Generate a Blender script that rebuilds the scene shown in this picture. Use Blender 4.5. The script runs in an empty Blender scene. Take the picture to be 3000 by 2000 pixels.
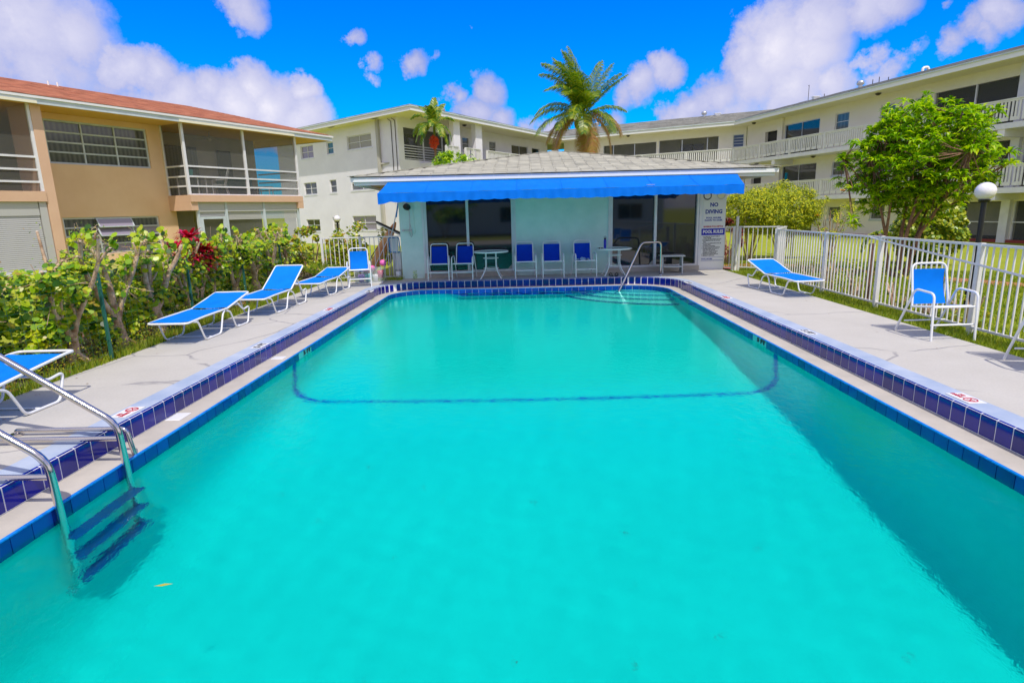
import bpy, math, random
from mathutils import Vector, Matrix
R = math.radians
random.seed(7)
SC = bpy.context.scene
COL = SC.collection

# ------------------------------------------------------------------ camera
PITCH, ROLL, YAW = R(12.45), R(1.5), R(-1.3264)
f0 = Vector((math.sin(YAW) * math.cos(PITCH), math.cos(YAW) * math.cos(PITCH), -math.sin(PITCH)))
r0 = Vector((math.cos(YAW), -math.sin(YAW), 0))
u0 = r0.cross(f0)
rr = math.cos(ROLL) * r0 - math.sin(ROLL) * u0
uu = math.sin(ROLL) * r0 + math.cos(ROLL) * u0
cd = bpy.data.cameras.new('camera')
cam = bpy.data.objects.new('camera', cd)
COL.objects.link(cam)
cam.matrix_world = Matrix(((rr.x, uu.x, -f0.x, 0), (rr.y, uu.y, -f0.y, 0), (rr.z, uu.z, -f0.z, 1.75), (0, 0, 0, 1)))
cd.sensor_width = 36
cd.lens = 20.76
cd.clip_start = 0.05
cd.clip_end = 2000
SC.camera = cam

# ------------------------------------------------------------------ sun, exposure
SUN = Vector((0.19, -0.56, 1.0)).normalized()
sd = bpy.data.lights.new('sun', 'SUN')
sd.energy = 2.5
sd.angle = R(0.55)
sd.color = (1.0, 0.955, 0.88)
sd.cycles.is_caustics_light = True
so = bpy.data.objects.new('sun', sd)
COL.objects.link(so)
so.rotation_euler = SUN.to_track_quat('Z', 'Y').to_euler()
SC.view_settings.view_transform = 'Standard'
SC.view_settings.look = 'None'
SC.view_settings.exposure = 0.55
SC.view_settings.gamma = 1
SC.view_settings.use_curve_mapping = False
SC.cycles.use_denoising = True
SC.cycles.max_bounces = 8
SC.cycles.transparent_max_bounces = 24


class NT:
    def __init__(s, nt):
        s.nt = nt

    def n(s, typ, **kw):
        nd = s.nt.nodes.new(typ)
        for k, v in kw.items():
            if hasattr(nd, k) and not k[0].isupper():
                setattr(nd, k, v)
            else:
                nd.inputs[k].default_value = v
        return nd

    def l(s, a, b):
        s.nt.links.new(a, b)

    def math(s, op, a, b=None, clamp=False):
        nd = s.nt.nodes.new('ShaderNodeMath')
        nd.operation = op
        nd.use_clamp = clamp
        for i, q in enumerate((a, b)):
            if q is None:
                continue
            if isinstance(q, (int, float)):
                nd.inputs[i].default_value = q
            else:
                s.l(q, nd.inputs[i])
        return nd.outputs[0]

    def mix(s, fac, a, b, mode='MIX'):
        nd = s.nt.nodes.new('ShaderNodeMix')
        nd.data_type = 'RGBA'
        nd.blend_type = mode
        for i, q in ((0, fac), (6, a), (7, b)):
            if isinstance(q, (int, float)):
                nd.inputs[i].default_value = q
            elif isinstance(q, tuple):
                nd.inputs[i].default_value = (*q[:3], 1)
            else:
                s.l(q, nd.inputs[i])
        return nd.outputs[2]

    def ramp(s, fac, stops):
        nd = s.nt.nodes.new('ShaderNodeValToRGB')
        el = nd.color_ramp.elements
        while len(el) < len(stops):
            el.new(0.5)
        for e, (p, c) in zip(el, stops):
            e.position = p
            e.color = (*c, 1) if not isinstance(c, (int, float)) else (c, c, c, 1)
        if fac is not None:
            s.l(fac, nd.inputs[0])
        return nd.outputs[0]


# ------------------------------------------------------------------ world: Nishita sky with cumulus clouds at their directions
def ray(x, y):
    d = f0 + rr * ((x - 1500) / 1730.0) - uu * ((y - 1000) / 1730.0)
    return d.normalized()


W = bpy.data.worlds.new('World')
SC.world = W
W.use_nodes = True
wn = NT(W.node_tree)
W.node_tree.nodes.clear()
wo = wn.n('ShaderNodeOutputWorld')
bg = wn.n('ShaderNodeBackground', Strength=0.10)
wn.l(bg.outputs[0], wo.inputs[0])
sky = wn.n('ShaderNodeTexSky', sky_type='NISHITA', sun_disc=False)
sky.sun_elevation = math.asin(SUN.z)
sky.sun_rotation = math.atan2(SUN.x, SUN.y)
sky.ozone_density = 3.0
sky.dust_density = 0.3
sky.air_density = 1.2
hs = wn.n('ShaderNodeHueSaturation', Saturation=1.45, Value=1.5, Hue=0.5)
wn.l(sky.outputs[0], hs.inputs['Color'])
skyc = wn.mix(1.0, hs.outputs[0], (0.0, 0.45, 0.95), 'MULTIPLY')
tc = wn.n('ShaderNodeTexCoord')
nz = wn.n('ShaderNodeTexNoise', Scale=8.0, Detail=9.0, Roughness=0.66)
wn.l(tc.outputs['Generated'], nz.inputs['Vector'])
nz2 = wn.n('ShaderNodeTexNoise', Scale=3.2, Detail=8.0, Roughness=0.6)
wn.l(tc.outputs['Generated'], nz2.inputs['Vector'])
# (x, y, radius, strength) of the cloud heaps, in photograph pixels turned into directions
HEAPS = [(60, 90, 160, 1), (200, 110, 100, .9), (90, 130, 190, .9), (20, 50, 70, 1), (60, 200, 90, .7), (180, 250, 80, .5), (330, 260, 70, .4),
         (360, 200, 70, 1.2), (440, 230, 90, 1.2), (520, 300, 110, 1.2), (610, 270, 70, 1.1), (740, 250, 80, 1.2), (700, 320, 120, 1.2), (800, 310, 110, 1.2), (890, 270, 60, 1.2), (900, 340, 90, 1.1), (600, 360, 120, 1.1), (960, 350, 50, .6), (450, 320, 90, .9),
         (720, 0, 66, .6), (1055, 92, 28, .5), (1110, 175, 24, .45), (1108, 225, 20, .4), (1225, 185, 38, .7), (1270, 172, 18, .4), (1370, 82, 18, .4),
         (1340, 262, 40, .8), (1430, 265, 60, .9), (1400, 330, 80, .9), (1460, 340, 60, .9), (1560, 385, 60, .8),
         (1945, 195, 55, .85), (1880, 245, 60, .85), (1830, 275, 50, .6), (1980, 205, 40, .7), (1600, 380, 60, 1.0), (1800, 360, 40, .6),
         (2040, 310, 70, .8), (2100, 270, 90, .9), (2200, 240, 110, .9), (2180, 170, 70, .9), (2280, 150, 130, .9), (2380, 150, 110, .9), (2400, 60, 110, .95), (2520, 30, 90, .95), (2600, 0, 80, .9), (2330, 260, 120, .9), (2440, 240, 80, .8), (2550, 170, 60, .8), (2640, 150, 60, .75), (2600, 200, 60, .7), (2010, 330, 60, .8), (2140, 330, 90, .7),
         (2760, 130, 60, .8), (2830, 80, 60, .8), (2880, 100, 50, .7), (2930, 30, 60, .8), (2740, 10, 24, .5), (2980, 20, 40, .7)]
# wobble the lookup direction for ragged edges
vm = wn.n('ShaderNodeVectorMath', operation='SUBTRACT')
wn.l(nz.outputs['Color'], vm.inputs[0])
vm.inputs[1].default_value = (0.5, 0.5, 0.5)
vs = wn.n('ShaderNodeVectorMath', operation='SCALE')
wn.l(vm.outputs[0], vs.inputs[0])
vs.inputs['Scale'].default_value = 0.09
va = wn.n('ShaderNodeVectorMath', operation='ADD')
wn.l(tc.outputs['Generated'], va.inputs[0])
wn.l(vs.outputs[0], va.inputs[1])
acc = None
for (hx, hy, hr, hsx) in HEAPS:
    dn = wn.n('ShaderNodeVectorMath', operation='DISTANCE')
    wn.l(va.outputs[0], dn.inputs[0])
    dn.inputs[1].default_value = ray(hx, hy)
    rad = hr / 1850.0 * 1.0
    m1 = wn.nt.nodes.new('ShaderNodeMath')
    m1.operation = 'MULTIPLY_ADD'
    wn.l(dn.outputs['Value'], m1.inputs[0])
    m1.inputs[1].default_value = -hsx / rad
    m1.inputs[2].default_value = hsx
    acc = m1.outputs[0] if acc is None else wn.math('MAXIMUM', acc, m1.outputs[0])
# heavy cloud over the unseen dome, added as white fill for the shadows
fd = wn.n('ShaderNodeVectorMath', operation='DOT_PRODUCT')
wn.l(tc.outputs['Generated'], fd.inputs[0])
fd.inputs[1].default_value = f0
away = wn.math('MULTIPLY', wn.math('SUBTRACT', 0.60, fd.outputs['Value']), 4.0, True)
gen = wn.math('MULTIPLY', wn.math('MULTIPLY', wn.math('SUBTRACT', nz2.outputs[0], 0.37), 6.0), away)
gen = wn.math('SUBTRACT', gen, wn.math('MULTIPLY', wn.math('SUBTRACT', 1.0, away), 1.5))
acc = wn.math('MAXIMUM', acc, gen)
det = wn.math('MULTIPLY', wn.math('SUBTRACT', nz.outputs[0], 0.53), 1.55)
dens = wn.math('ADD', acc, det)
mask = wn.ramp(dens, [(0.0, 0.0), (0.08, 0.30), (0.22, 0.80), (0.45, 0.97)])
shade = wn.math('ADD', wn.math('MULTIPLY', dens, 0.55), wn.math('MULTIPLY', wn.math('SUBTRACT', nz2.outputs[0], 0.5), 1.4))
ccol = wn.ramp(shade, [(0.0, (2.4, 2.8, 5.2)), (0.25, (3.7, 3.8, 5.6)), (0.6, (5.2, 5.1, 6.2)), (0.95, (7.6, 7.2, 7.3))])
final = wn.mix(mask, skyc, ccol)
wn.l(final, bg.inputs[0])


# ------------------------------------------------------------------ materials
MATS = {}


def mat(name, c, rough=0.6, metal=0.0, c2=None, nscale=6.0, bump=0.0, bscale=60.0, spec=None, sheen=0, fac=(0.35, 0.65), coat=0):
    m = bpy.data.materials.new(name)
    m.use_nodes = True
    t = NT(m.node_tree)
    p = m.node_tree.nodes['Principled BSDF']
    p.inputs['Base Color'].default_value = (*c, 1)
    p.inputs['Roughness'].default_value = rough
    p.inputs['Metallic'].default_value = metal
    if coat:
        p.inputs['Coat Weight'].default_value = coat
    if spec is not None:
        p.inputs['Specular IOR Level'].default_value = spec
    g = t.n('ShaderNodeNewGeometry')
    if c2 is not None:
        n1 = t.n('ShaderNodeTexNoise', Scale=nscale, Detail=5.0, Roughness=0.6)
        t.l(g.outputs['Position'], n1.inputs['Vector'])
        rp = t.ramp(n1.outputs[0], [(fac[0], 0.0), (fac[1], 1.0)])
        t.l(t.mix(rp, c, c2), p.inputs['Base Color'])
    if bump:
        n2 = t.n('ShaderNodeTexNoise', Scale=bscale, Detail=4.0)
        t.l(g.outputs['Position'], n2.inputs['Vector'])
        b = t.n('ShaderNodeBump', Strength=bump, Distance=0.01)
        t.l(n2.outputs[0], b.inputs['Height'])
        t.l(b.outputs[0], p.inputs['Normal'])
    MATS[name] = m
    return m


def leafmat(name, cols, rough=0.35, trans=0.35):
    """leaves: each leaf gets its own tone out of the given colours, some light passes through"""
    m = bpy.data.materials.new(name)
    m.use_nodes = True
    t = NT(m.node_tree)
    p = m.node_tree.nodes['Principled BSDF']
    out = m.node_tree.nodes['Material Output']
    g = t.n('ShaderNodeNewGeometry')
    rp = t.ramp(g.outputs['Random Per Island'], [(i / (len(cols) - 1), c) for i, c in enumerate(cols)])
    t.l(rp, p.inputs['Base Color'])
    p.inputs['Roughness'].default_value = rough
    tr = t.n('ShaderNodeBsdfTranslucent')
    t.l(t.mix(1.0, rp, (1.15, 1.25, 0.5), 'MULTIPLY'), tr.inputs[0])
    mx = t.n('ShaderNodeMixShader')
    mx.inputs[0].default_value = trans
    t.l(p.outputs[0], mx.inputs[1])
    t.l(tr.outputs[0], mx.inputs[2])
    t.l(mx.outputs[0], out.inputs[0])
    MATS[name] = m
    return m


def randmat(name, cols, rough=0.8, bump=0.0, bscale=80):
    """opaque pieces (tiles, shingles) that differ a little from one to the next"""
    m = bpy.data.materials.new(name)
    m.use_nodes = True
    t = NT(m.node_tree)
    p = m.node_tree.nodes['Principled BSDF']
    g = t.n('ShaderNodeNewGeometry')
    oi = t.n('ShaderNodeObjectInfo')
    s = t.math('FRACT', t.math('ADD', t.math('ADD', g.outputs['Random Per Island'], oi.outputs['Random']), 0.13))
    rp = t.ramp(s, [(i / (len(cols) - 1), c) for i, c in enumerate(cols)])
    n1 = t.n('ShaderNodeTexNoise', Scale=3.0, Detail=6.0)
    t.l(g.outputs['Position'], n1.inputs['Vector'])
    v = t.ramp(n1.outputs[0], [(0.3, 0.82), (0.7, 1.1)])
    t.l(t.mix(1.0, rp, v, 'MULTIPLY'), p.inputs['Base Color'])
    p.inputs['Roughness'].default_value = rough
    if bump:
        n2 = t.n('ShaderNodeTexNoise', Scale=bscale, Detail=3.0)
        t.l(g.outputs['Position'], n2.inputs['Vector'])
        b = t.n('ShaderNodeBump', Strength=bump, Distance=0.01)
        t.l(n2.outputs[0], b.inputs['Height'])
        t.l(b.outputs[0], p.inputs['Normal'])
    MATS[name] = m
    return m


mat('white_paint', (0.80, 0.79, 0.80), 0.35, c2=(0.72, 0.71, 0.72), nscale=3)
mat('white_metal', (0.82, 0.82, 0.82), 0.28)
mat('fence_white', (0.78, 0.76, 0.73), 0.4, c2=(0.70, 0.68, 0.64), nscale=5)
mat('stucco_white', (0.86, 0.83, 0.87), 0.9, c2=(0.80, 0.77, 0.81), nscale=0.8, bump=0.25, bscale=90)
mat('stucco_cream', (0.90, 0.85, 0.74), 0.9, c2=(0.86, 0.80, 0.68), nscale=0.7, bump=0.2, bscale=90)
mat('stucco_aqua', (0.70, 0.88, 0.80), 0.8, c2=(0.60, 0.80, 0.72), nscale=2.2, bump=0.35, bscale=45)
mat('stucco_peach', (0.90, 0.61, 0.36), 0.9, c2=(0.84, 0.55, 0.31), nscale=0.9, bump=0.25, bscale=80)
mat('trim_peach', (0.72, 0.47, 0.31), 0.85, c2=(0.68, 0.43, 0.28), nscale=1.3, bump=0.2, bscale=80)
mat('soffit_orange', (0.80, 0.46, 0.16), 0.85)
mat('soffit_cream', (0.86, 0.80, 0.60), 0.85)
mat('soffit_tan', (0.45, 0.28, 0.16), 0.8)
mat('fascia_grey', (0.62, 0.68, 0.70), 0.5, c2=(0.5, 0.56, 0.58), nscale=2)
mat('drip_white', (0.82, 0.81, 0.80), 0.5)
mat('glass_dark', (0.012, 0.016, 0.022), 0.04, spec=0.9)
mat('glass_curtain', (0.10, 0.12, 0.11), 0.08, c2=(0.05, 0.06, 0.06), nscale=3, spec=0.8)
mat('glass_blind', (0.36, 0.33, 0.22), 0.15, spec=0.6)
mat('glass_teal', (0.03, 0.16, 0.20), 0.08, spec=0.7)
mat('glass_blue', (0.03, 0.07, 0.16), 0.06, spec=0.8)
mat('glass_violet', (0.30, 0.26, 0.33), 0.12, spec=0.7)
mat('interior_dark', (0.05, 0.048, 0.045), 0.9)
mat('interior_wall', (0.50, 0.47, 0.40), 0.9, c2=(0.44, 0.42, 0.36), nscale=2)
mat('shutter_grey', (0.52, 0.51, 0.49), 0.5, metal=0.1)
mat('alu', (0.62, 0.64, 0.66), 0.4, metal=0.4)
mat('steel', (0.62, 0.58, 0.56), 0.13, metal=1.0)
mat('galvanised', (0.55, 0.56, 0.58), 0.35, metal=0.8)
mat('black', (0.01, 0.01, 0.012), 0.4)
mat('dark_bronze', (0.05, 0.035, 0.03), 0.5)
mat('green_metal', (0.02, 0.13, 0.09), 0.5)
mat('rust_red', (0.30, 0.05, 0.04), 0.8)
mat('red_path', (0.62, 0.20, 0.15), 0.85, c2=(0.54, 0.16, 0.12), nscale=4)
mat('blue_bottle', (0.01, 0.02, 0.5), 0.3)
mat('cloth_lightblue', (0.35, 0.55, 0.8), 0.8)
mat('pink', (0.85, 0.15, 0.45), 0.45)
mat('toy_teal', (0.02, 0.45, 0.42), 0.4)
mat('toy_red', (0.55, 0.02, 0.08), 0.4)
mat('toy_purple', (0.35, 0.2, 0.6), 0.4)
mat('orange_hull', (0.62, 0.20, 0.05), 0.4, c2=(0.75, 0.45, 0.15), nscale=2)
mat('blue_plastic', (0.02, 0.25, 0.6), 0.4)
mat('bark', (0.66, 0.48, 0.33), 0.95, c2=(0.26, 0.15, 0.08), nscale=9, bump=1.0, bscale=45)
mat('bark_dark', (0.34, 0.19, 0.12), 0.95, c2=(0.18, 0.09, 0.06), nscale=16, bump=0.8, bscale=60)
mat('palm_trunk', (0.33, 0.20, 0.12), 0.95, c2=(0.20, 0.12, 0.07), nscale=12, bump=0.8, bscale=30)
mat('cut_wood', (0.62, 0.47, 0.34), 0.9)
mat('wood_post', (0.20, 0.10, 0.05), 0.9, c2=(0.12, 0.06, 0.03), nscale=10, bump=0.5)
mat('soil', (0.10, 0.07, 0.045), 1.0, c2=(0.17, 0.12, 0.07), nscale=8, bump=0.6, bscale=25)
mat('sign_white', (0.80, 0.80, 0.79), 0.5)
mat('ink_blue', (0.005, 0.03, 0.32), 0.5)
mat('ink_navy', (0.01, 0.01, 0.45), 0.5)
mat('ink_red', (0.45, 0.01, 0.03), 0.5)
mat('ink_black', (0.03, 0.03, 0.035), 0.5)
mat('marker_white', (0.78, 0.77, 0.76), 0.35)
mat('globe_white', (0.84, 0.80, 0.83), 0.18, coat=0.5)
mat('coconut', (0.30, 0.28, 0.05), 0.6)
mat('palm_fruit', (0.75, 0.07, 0.01), 0.4)
mat('stool_paint', (0.62, 0.64, 0.60), 0.6)
mat('dead_frond', (0.42, 0.20, 0.08), 0.9)
mat('yellow_leaf', (0.5, 0.42, 0.03), 0.5)
mat('hibiscus', (0.9, 0.40, 0.05), 0.6)
leafmat('leaf_hedge', [(0.012, 0.05, 0.004), (0.05, 0.16, 0.006), (0.15, 0.34, 0.008), (0.30, 0.50, 0.008), (0.46, 0.60, 0.01), (0.60, 0.62, 0.015), (0.52, 0.62, 0.015), (0.45, 0.30, 0.04)], trans=0.42)
leafmat('leaf_small', [(0.03, 0.08, 0.004), (0.16, 0.30, 0.006), (0.38, 0.48, 0.008), (0.62, 0.58, 0.01), (0.45, 0.20, 0.03)])
leafmat('leaf_tree', [(0.03, 0.10, 0.004), (0.14, 0.32, 0.005), (0.32, 0.55, 0.006), (0.50, 0.68, 0.008), (0.62, 0.72, 0.012)], rough=0.3, trans=0.45)
leafmat('leaf_yellow', [(0.06, 0.11, 0.003), (0.20, 0.28, 0.004), (0.42, 0.48, 0.004), (0.62, 0.62, 0.005), (0.66, 0.58, 0.008)], rough=0.6)
leafmat('leaf_topiary', [(0.06, 0.14, 0.01), (0.22, 0.34, 0.015), (0.42, 0.48, 0.02), (0.55, 0.5, 0.03)])
leafmat('leaf_red', [(0.20, 0.002, 0.01), (0.50, 0.005, 0.03), (0.75, 0.01, 0.04), (0.8, 0.03, 0.18)])
leafmat('leaf_croton', [(0.05, 0.008, 0.006), (0.12, 0.015, 0.01), (0.35, 0.03, 0.03), (0.08, 0.05, 0.01)])
leafmat('leaf_palm', [(0.03, 0.12, 0.01), (0.09, 0.24, 0.012), (0.28, 0.36, 0.015), (0.48, 0.45, 0.03)])
leafmat('leaf_palm_old', [(0.22, 0.22, 0.02), (0.45, 0.32, 0.04), (0.5, 0.26, 0.08), (0.42, 0.18, 0.07)])
leafmat('grass_blade', [(0.10, 0.18, 0.01), (0.22, 0.32, 0.012), (0.34, 0.42, 0.02), (0.45, 0.42, 0.05)])
leafmat('leaf_litter', [(0.16, 0.07, 0.03), (0.30, 0.14, 0.06), (0.36, 0.10, 0.04), (0.1, 0.12, 0.03)], trans=0.1)
randmat('tile_navy', [(0.003, 0.006, 0.20), (0.004, 0.006, 0.27), (0.004, 0.008, 0.16)], 0.1)
randmat('tile_blue', [(0.003, 0.035, 0.28), (0.004, 0.06, 0.38), (0.003, 0.022, 0.20)], 0.12)
randmat('tile_bright', [(0.004, 0.20, 0.72), (0.006, 0.26, 0.80), (0.004, 0.16, 0.62)], 0.25)
randmat('tile_line', [(0.002, 0.07, 0.55), (0.002, 0.05, 0.45)], 0.4)
randmat('shingle_grey', [(0.44, 0.42, 0.34), (0.52, 0.50, 0.41), (0.35, 0.34, 0.28)], 0.95, 0.5, 120)
randmat('shingle_far', [(0.30, 0.29, 0.26), (0.42, 0.41, 0.37), (0.20, 0.20, 0.18)], 0.95)
randmat('shingle_red', [(0.50, 0.19, 0.10), (0.58, 0.25, 0.14), (0.38, 0.13, 0.07)], 0.95, 0.4, 100)


m = MATS['glass_curtain']
t = NT(m.node_tree)
p = m.node_tree.nodes['Principled BSDF']
g = t.n('ShaderNodeNewGeometry')
wv_ = t.n('ShaderNodeTexWave', Scale=3.0, Distortion=2.5, Detail=2.0)
wv_.bands_direction = 'DIAGONAL'
sx3 = t.n('ShaderNodeMapping')
sx3.inputs['Scale'].default_value = (1, 1, 0)
t.l(g.outputs['Position'], sx3.inputs[0])
t.l(sx3.outputs[0], wv_.inputs['Vector'])
t.l(t.mix(wv_.outputs['Fac'], (0.075, 0.08, 0.075), (0.13, 0.14, 0.12)), p.inputs['Base Color'])


def sling(name, c):
    m = mat(name, c, 0.75, spec=0.12)
    t = NT(m.node_tree)
    p = m.node_tree.nodes['Principled BSDF']
    out = m.node_tree.nodes['Material Output']
    g = t.n('ShaderNodeTexCoord')
    w1 = t.n('ShaderNodeTexNoise', Scale=260.0, Detail=1.0)
    t.l(g.outputs['Object'], w1.inputs['Vector'])
    b = t.n('ShaderNodeBump', Strength=0.4, Distance=0.002)
    t.l(w1.outputs[0], b.inputs['Height'])
    t.l(b.outputs[0], p.inputs['Normal'])
    w2 = t.n('ShaderNodeTexNoise', Scale=5.0, Detail=4.0)
    t.l(g.outputs['Object'], w2.inputs['Vector'])
    t.l(t.mix(t.ramp(w2.outputs[0], [(0.35, 0.0), (0.7, 1.0)]), c, tuple(q * 0.86 for q in c)), p.inputs['Base Color'])
    tr = t.n('ShaderNodeBsdfTranslucent', Color=(*c, 1))
    mx = t.n('ShaderNodeMixShader')
    mx.inputs[0].default_value = 0.18
    t.l(p.outputs[0], mx.inputs[1])
    t.l(tr.outputs[0], mx.inputs[2])
    t.l(mx.outputs[0], out.inputs[0])
    return m


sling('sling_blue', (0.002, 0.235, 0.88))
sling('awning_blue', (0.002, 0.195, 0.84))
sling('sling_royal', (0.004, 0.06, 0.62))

# screened porches: fine dark mesh you can partly look through
m = bpy.data.materials.new('insect_screen')
m.use_nodes = True
t = NT(m.node_tree)
p = m.node_tree.nodes['Principled BSDF']
p.inputs['Base Color'].default_value = (0.13, 0.135, 0.12, 1)
p.inputs['Roughness'].default_value = 0.7
tb = t.n('ShaderNodeBsdfTransparent')
mx = t.n('ShaderNodeMixShader')
mx.inputs[0].default_value = 0.52
t.l(p.outputs[0], mx.inputs[1])
t.l(tb.outputs[0], mx.inputs[2])
t.l(mx.outputs[0], m.node_tree.nodes['Material Output'].inputs[0])
MATS['insect_screen'] = m

# table-top glass
m = bpy.data.materials.new('table_glass')
m.use_nodes = True
t = NT(m.node_tree)
p = m.node_tree.nodes['Principled BSDF']
p.inputs['Base Color'].default_value = (0.25, 0.42, 0.40, 1)
p.inputs['Roughness'].default_value = 0.15
tb = t.n('ShaderNodeBsdfTransparent', Color=(0.75, 0.92, 0.90, 1))
mx = t.n('ShaderNodeMixShader')
mx.inputs[0].default_value = 0.5
t.l(p.outputs[0], mx.inputs[1])
t.l(tb.outputs[0], mx.inputs[2])
t.l(mx.outputs[0], m.node_tree.nodes['Material Output'].inputs[0])
MATS['table_glass'] = m

# pool plaster
m = bpy.data.materials.new('pool_plaster')
m.use_nodes = True
t = NT(m.node_tree)
p = m.node_tree.nodes['Principled BSDF']
g = t.n('ShaderNodeNewGeometry')
n1 = t.n('ShaderNodeTexNoise', Scale=0.7, Detail=8.0, Roughness=0.65)
t.l(g.outputs['Position'], n1.inputs['Vector'])
n2 = t.n('ShaderNodeTexNoise', Scale=9.0, Detail=5.0, Roughness=0.6)
t.l(g.outputs['Position'], n2.inputs['Vector'])
c1 = t.mix(t.ramp(n1.outputs[0], [(0.3, 0.0), (0.7, 1.0)]), (0.004, 0.68, 0.60), (0.006, 0.75, 0.66))
c2 = t.mix(t.ramp(n2.outputs[0], [(0.35, 0.0), (0.75, 0.35)]), c1, (0.004, 0.55, 0.50))
t.l(c2, p.inputs['Base Color'])
p.inputs['Roughness'].default_value = 0.85
MATS['pool_plaster'] = m

# water: real refraction; small waves
m = bpy.data.materials.new('pool_water')
m.use_nodes = True
t = NT(m.node_tree)
m.node_tree.nodes.clear()
out = t.n('ShaderNodeOutputMaterial')
gl = t.n('ShaderNodeBsdfGlass', IOR=1.33, Roughness=0.0, Color=(0.42, 1.0, 0.985, 1))
g = t.n('ShaderNodeNewGeometry')
mp = t.n('ShaderNodeMapping')
mp.inputs['Scale'].default_value = (1.0, 0.75, 1.0)
mp.inputs['Rotation'].default_value = (0, 0, 0.5)
t.l(g.outputs['Position'], mp.inputs[0])
n1 = t.n('ShaderNodeTexNoise', Scale=11.0, Detail=4.0, Roughness=0.6, Distortion=0.8)
t.l(mp.outputs[0], n1.inputs['Vector'])
n2 = t.n('ShaderNodeTexNoise', Scale=34.0, Detail=2.0, Roughness=0.5, Distortion=0.5)
t.l(mp.outputs[0], n2.inputs['Vector'])
h = t.math('ADD', n1.outputs[0], t.math('MULTIPLY', n2.outputs[0], 0.35))
b = t.n('ShaderNodeBump', Strength=0.15, Distance=0.02)
t.l(h, b.inputs['Height'])
t.l(b.outputs[0], gl.inputs['Normal'])
t.l(gl.outputs[0], out.inputs[0])
MATS['pool_water'] = m

# deck: pale painted concrete with crazed joints and stains
m = bpy.data.materials.new('deck_concrete')
m.use_nodes = True
t = NT(m.node_tree)
p = m.node_tree.nodes['Principled BSDF']
g = t.n('ShaderNodeNewGeometry')
dn = t.n('ShaderNodeTexNoise', Scale=1.6, Detail=3.0)
t.l(g.outputs['Position'], dn.inputs['Vector'])
dv = t.n('ShaderNodeMix', data_type='VECTOR')
dv.inputs[0].default_value = 0.22
t.l(g.outputs['Position'], dv.inputs[4])
t.l(dn.outputs['Color'], dv.inputs[5])
vo = t.n('ShaderNodeTexVoronoi', feature='DISTANCE_TO_EDGE', Scale=0.72)
t.l(dv.outputs[1], vo.inputs['Vector'])
crack = t.ramp(vo.outputs['Distance'], [(0.0, 0.0), (0.005, 0.35), (0.012, 1.0)])
brk = t.n('ShaderNodeTexNoise', Scale=1.1, Detail=2.0)
t.l(g.outputs['Position'], brk.inputs['Vector'])
crack2 = t.math('MAXIMUM', crack, t.ramp(brk.outputs[0], [(0.52, 0.0), (0.60, 1.0)]))
n1 = t.n('ShaderNodeTexNoise', Scale=1.3, Detail=8.0, Roughness=0.65)
t.l(g.outputs['Position'], n1.inputs['Vector'])
base = t.mix(t.ramp(n1.outputs[0], [(0.3, 0.0), (0.7, 1.0)]), (0.47, 0.44, 0.385), (0.525, 0.495, 0.44))
n3 = t.n('ShaderNodeTexNoise', Scale=45.0, Detail=3.0)
t.l(g.outputs['Position'], n3.inputs['Vector'])
base = t.mix(1.0, base, t.ramp(n3.outputs[0], [(0.3, 0.93), (0.7, 1.03)]), 'MULTIPLY')
base = t.mix(t.ramp(crack2, [(0.0, 0.0), (1.0, 1.0)]), (0.27, 0.255, 0.25), base)
t.l(base, p.inputs['Base Color'])
p.inputs['Roughness'].default_value = 0.85
b = t.n('ShaderNodeBump', Strength=0.3, Distance=0.006)
t.l(t.math('ADD', crack2, t.math('MULTIPLY', n3.outputs[0], 0.3)), b.inputs['Height'])
t.l(b.outputs[0], p.inputs['Normal'])
MATS['deck_concrete'] = m
mat('ledge_concrete', (0.52, 0.47, 0.40), 0.85, c2=(0.44, 0.40, 0.34), nscale=3, bump=0.3, bscale=80)
mat('coping_paint', (0.31, 0.38, 0.51), 0.6, c2=(0.45, 0.50, 0.59), nscale=2.2, bump=0.2, bscale=70)
mat('grout', (0.85, 0.80, 0.80), 0.8)

# lawn
m = bpy.data.materials.new('lawn')
m.use_nodes = True
t = NT(m.node_tree)
p = m.node_tree.nodes['Principled BSDF']
g = t.n('ShaderNodeNewGeometry')
n1 = t.n('ShaderNodeTexNoise', Scale=0.8, Detail=8.0, Roughness=0.7)
t.l(g.outputs['Position'], n1.inputs['Vector'])
n2 = t.n('ShaderNodeTexNoise', Scale=30.0, Detail=4.0, Roughness=0.7)
t.l(g.outputs['Position'], n2.inputs['Vector'])
c1 = t.mix(t.ramp(n1.outputs[0], [(0.3, 0.0), (0.7, 1.0)]), (0.30, 0.36, 0.008), (0.46, 0.46, 0.012))
c2 = t.mix(t.ramp(n2.outputs[0], [(0.3, 0.0), (0.75, 0.8)]), c1, (0.16, 0.22, 0.01))
t.l(c2, p.inputs['Base Color'])
p.inputs['Roughness'].default_value = 0.95
b = t.n('ShaderNodeBump', Strength=1.0, Distance=0.03)
t.l(n2.outputs[0], b.inputs['Height'])
t.l(b.outputs[0], p.inputs['Normal'])
MATS['lawn'] = m


# ------------------------------------------------------------------ mesh building
def rootm(o):
    while o.parent:
        o = o.parent
    return Matrix.Translation(o.location) @ Matrix.Rotation(o.rotation_euler.z, 4, 'Z')


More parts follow.
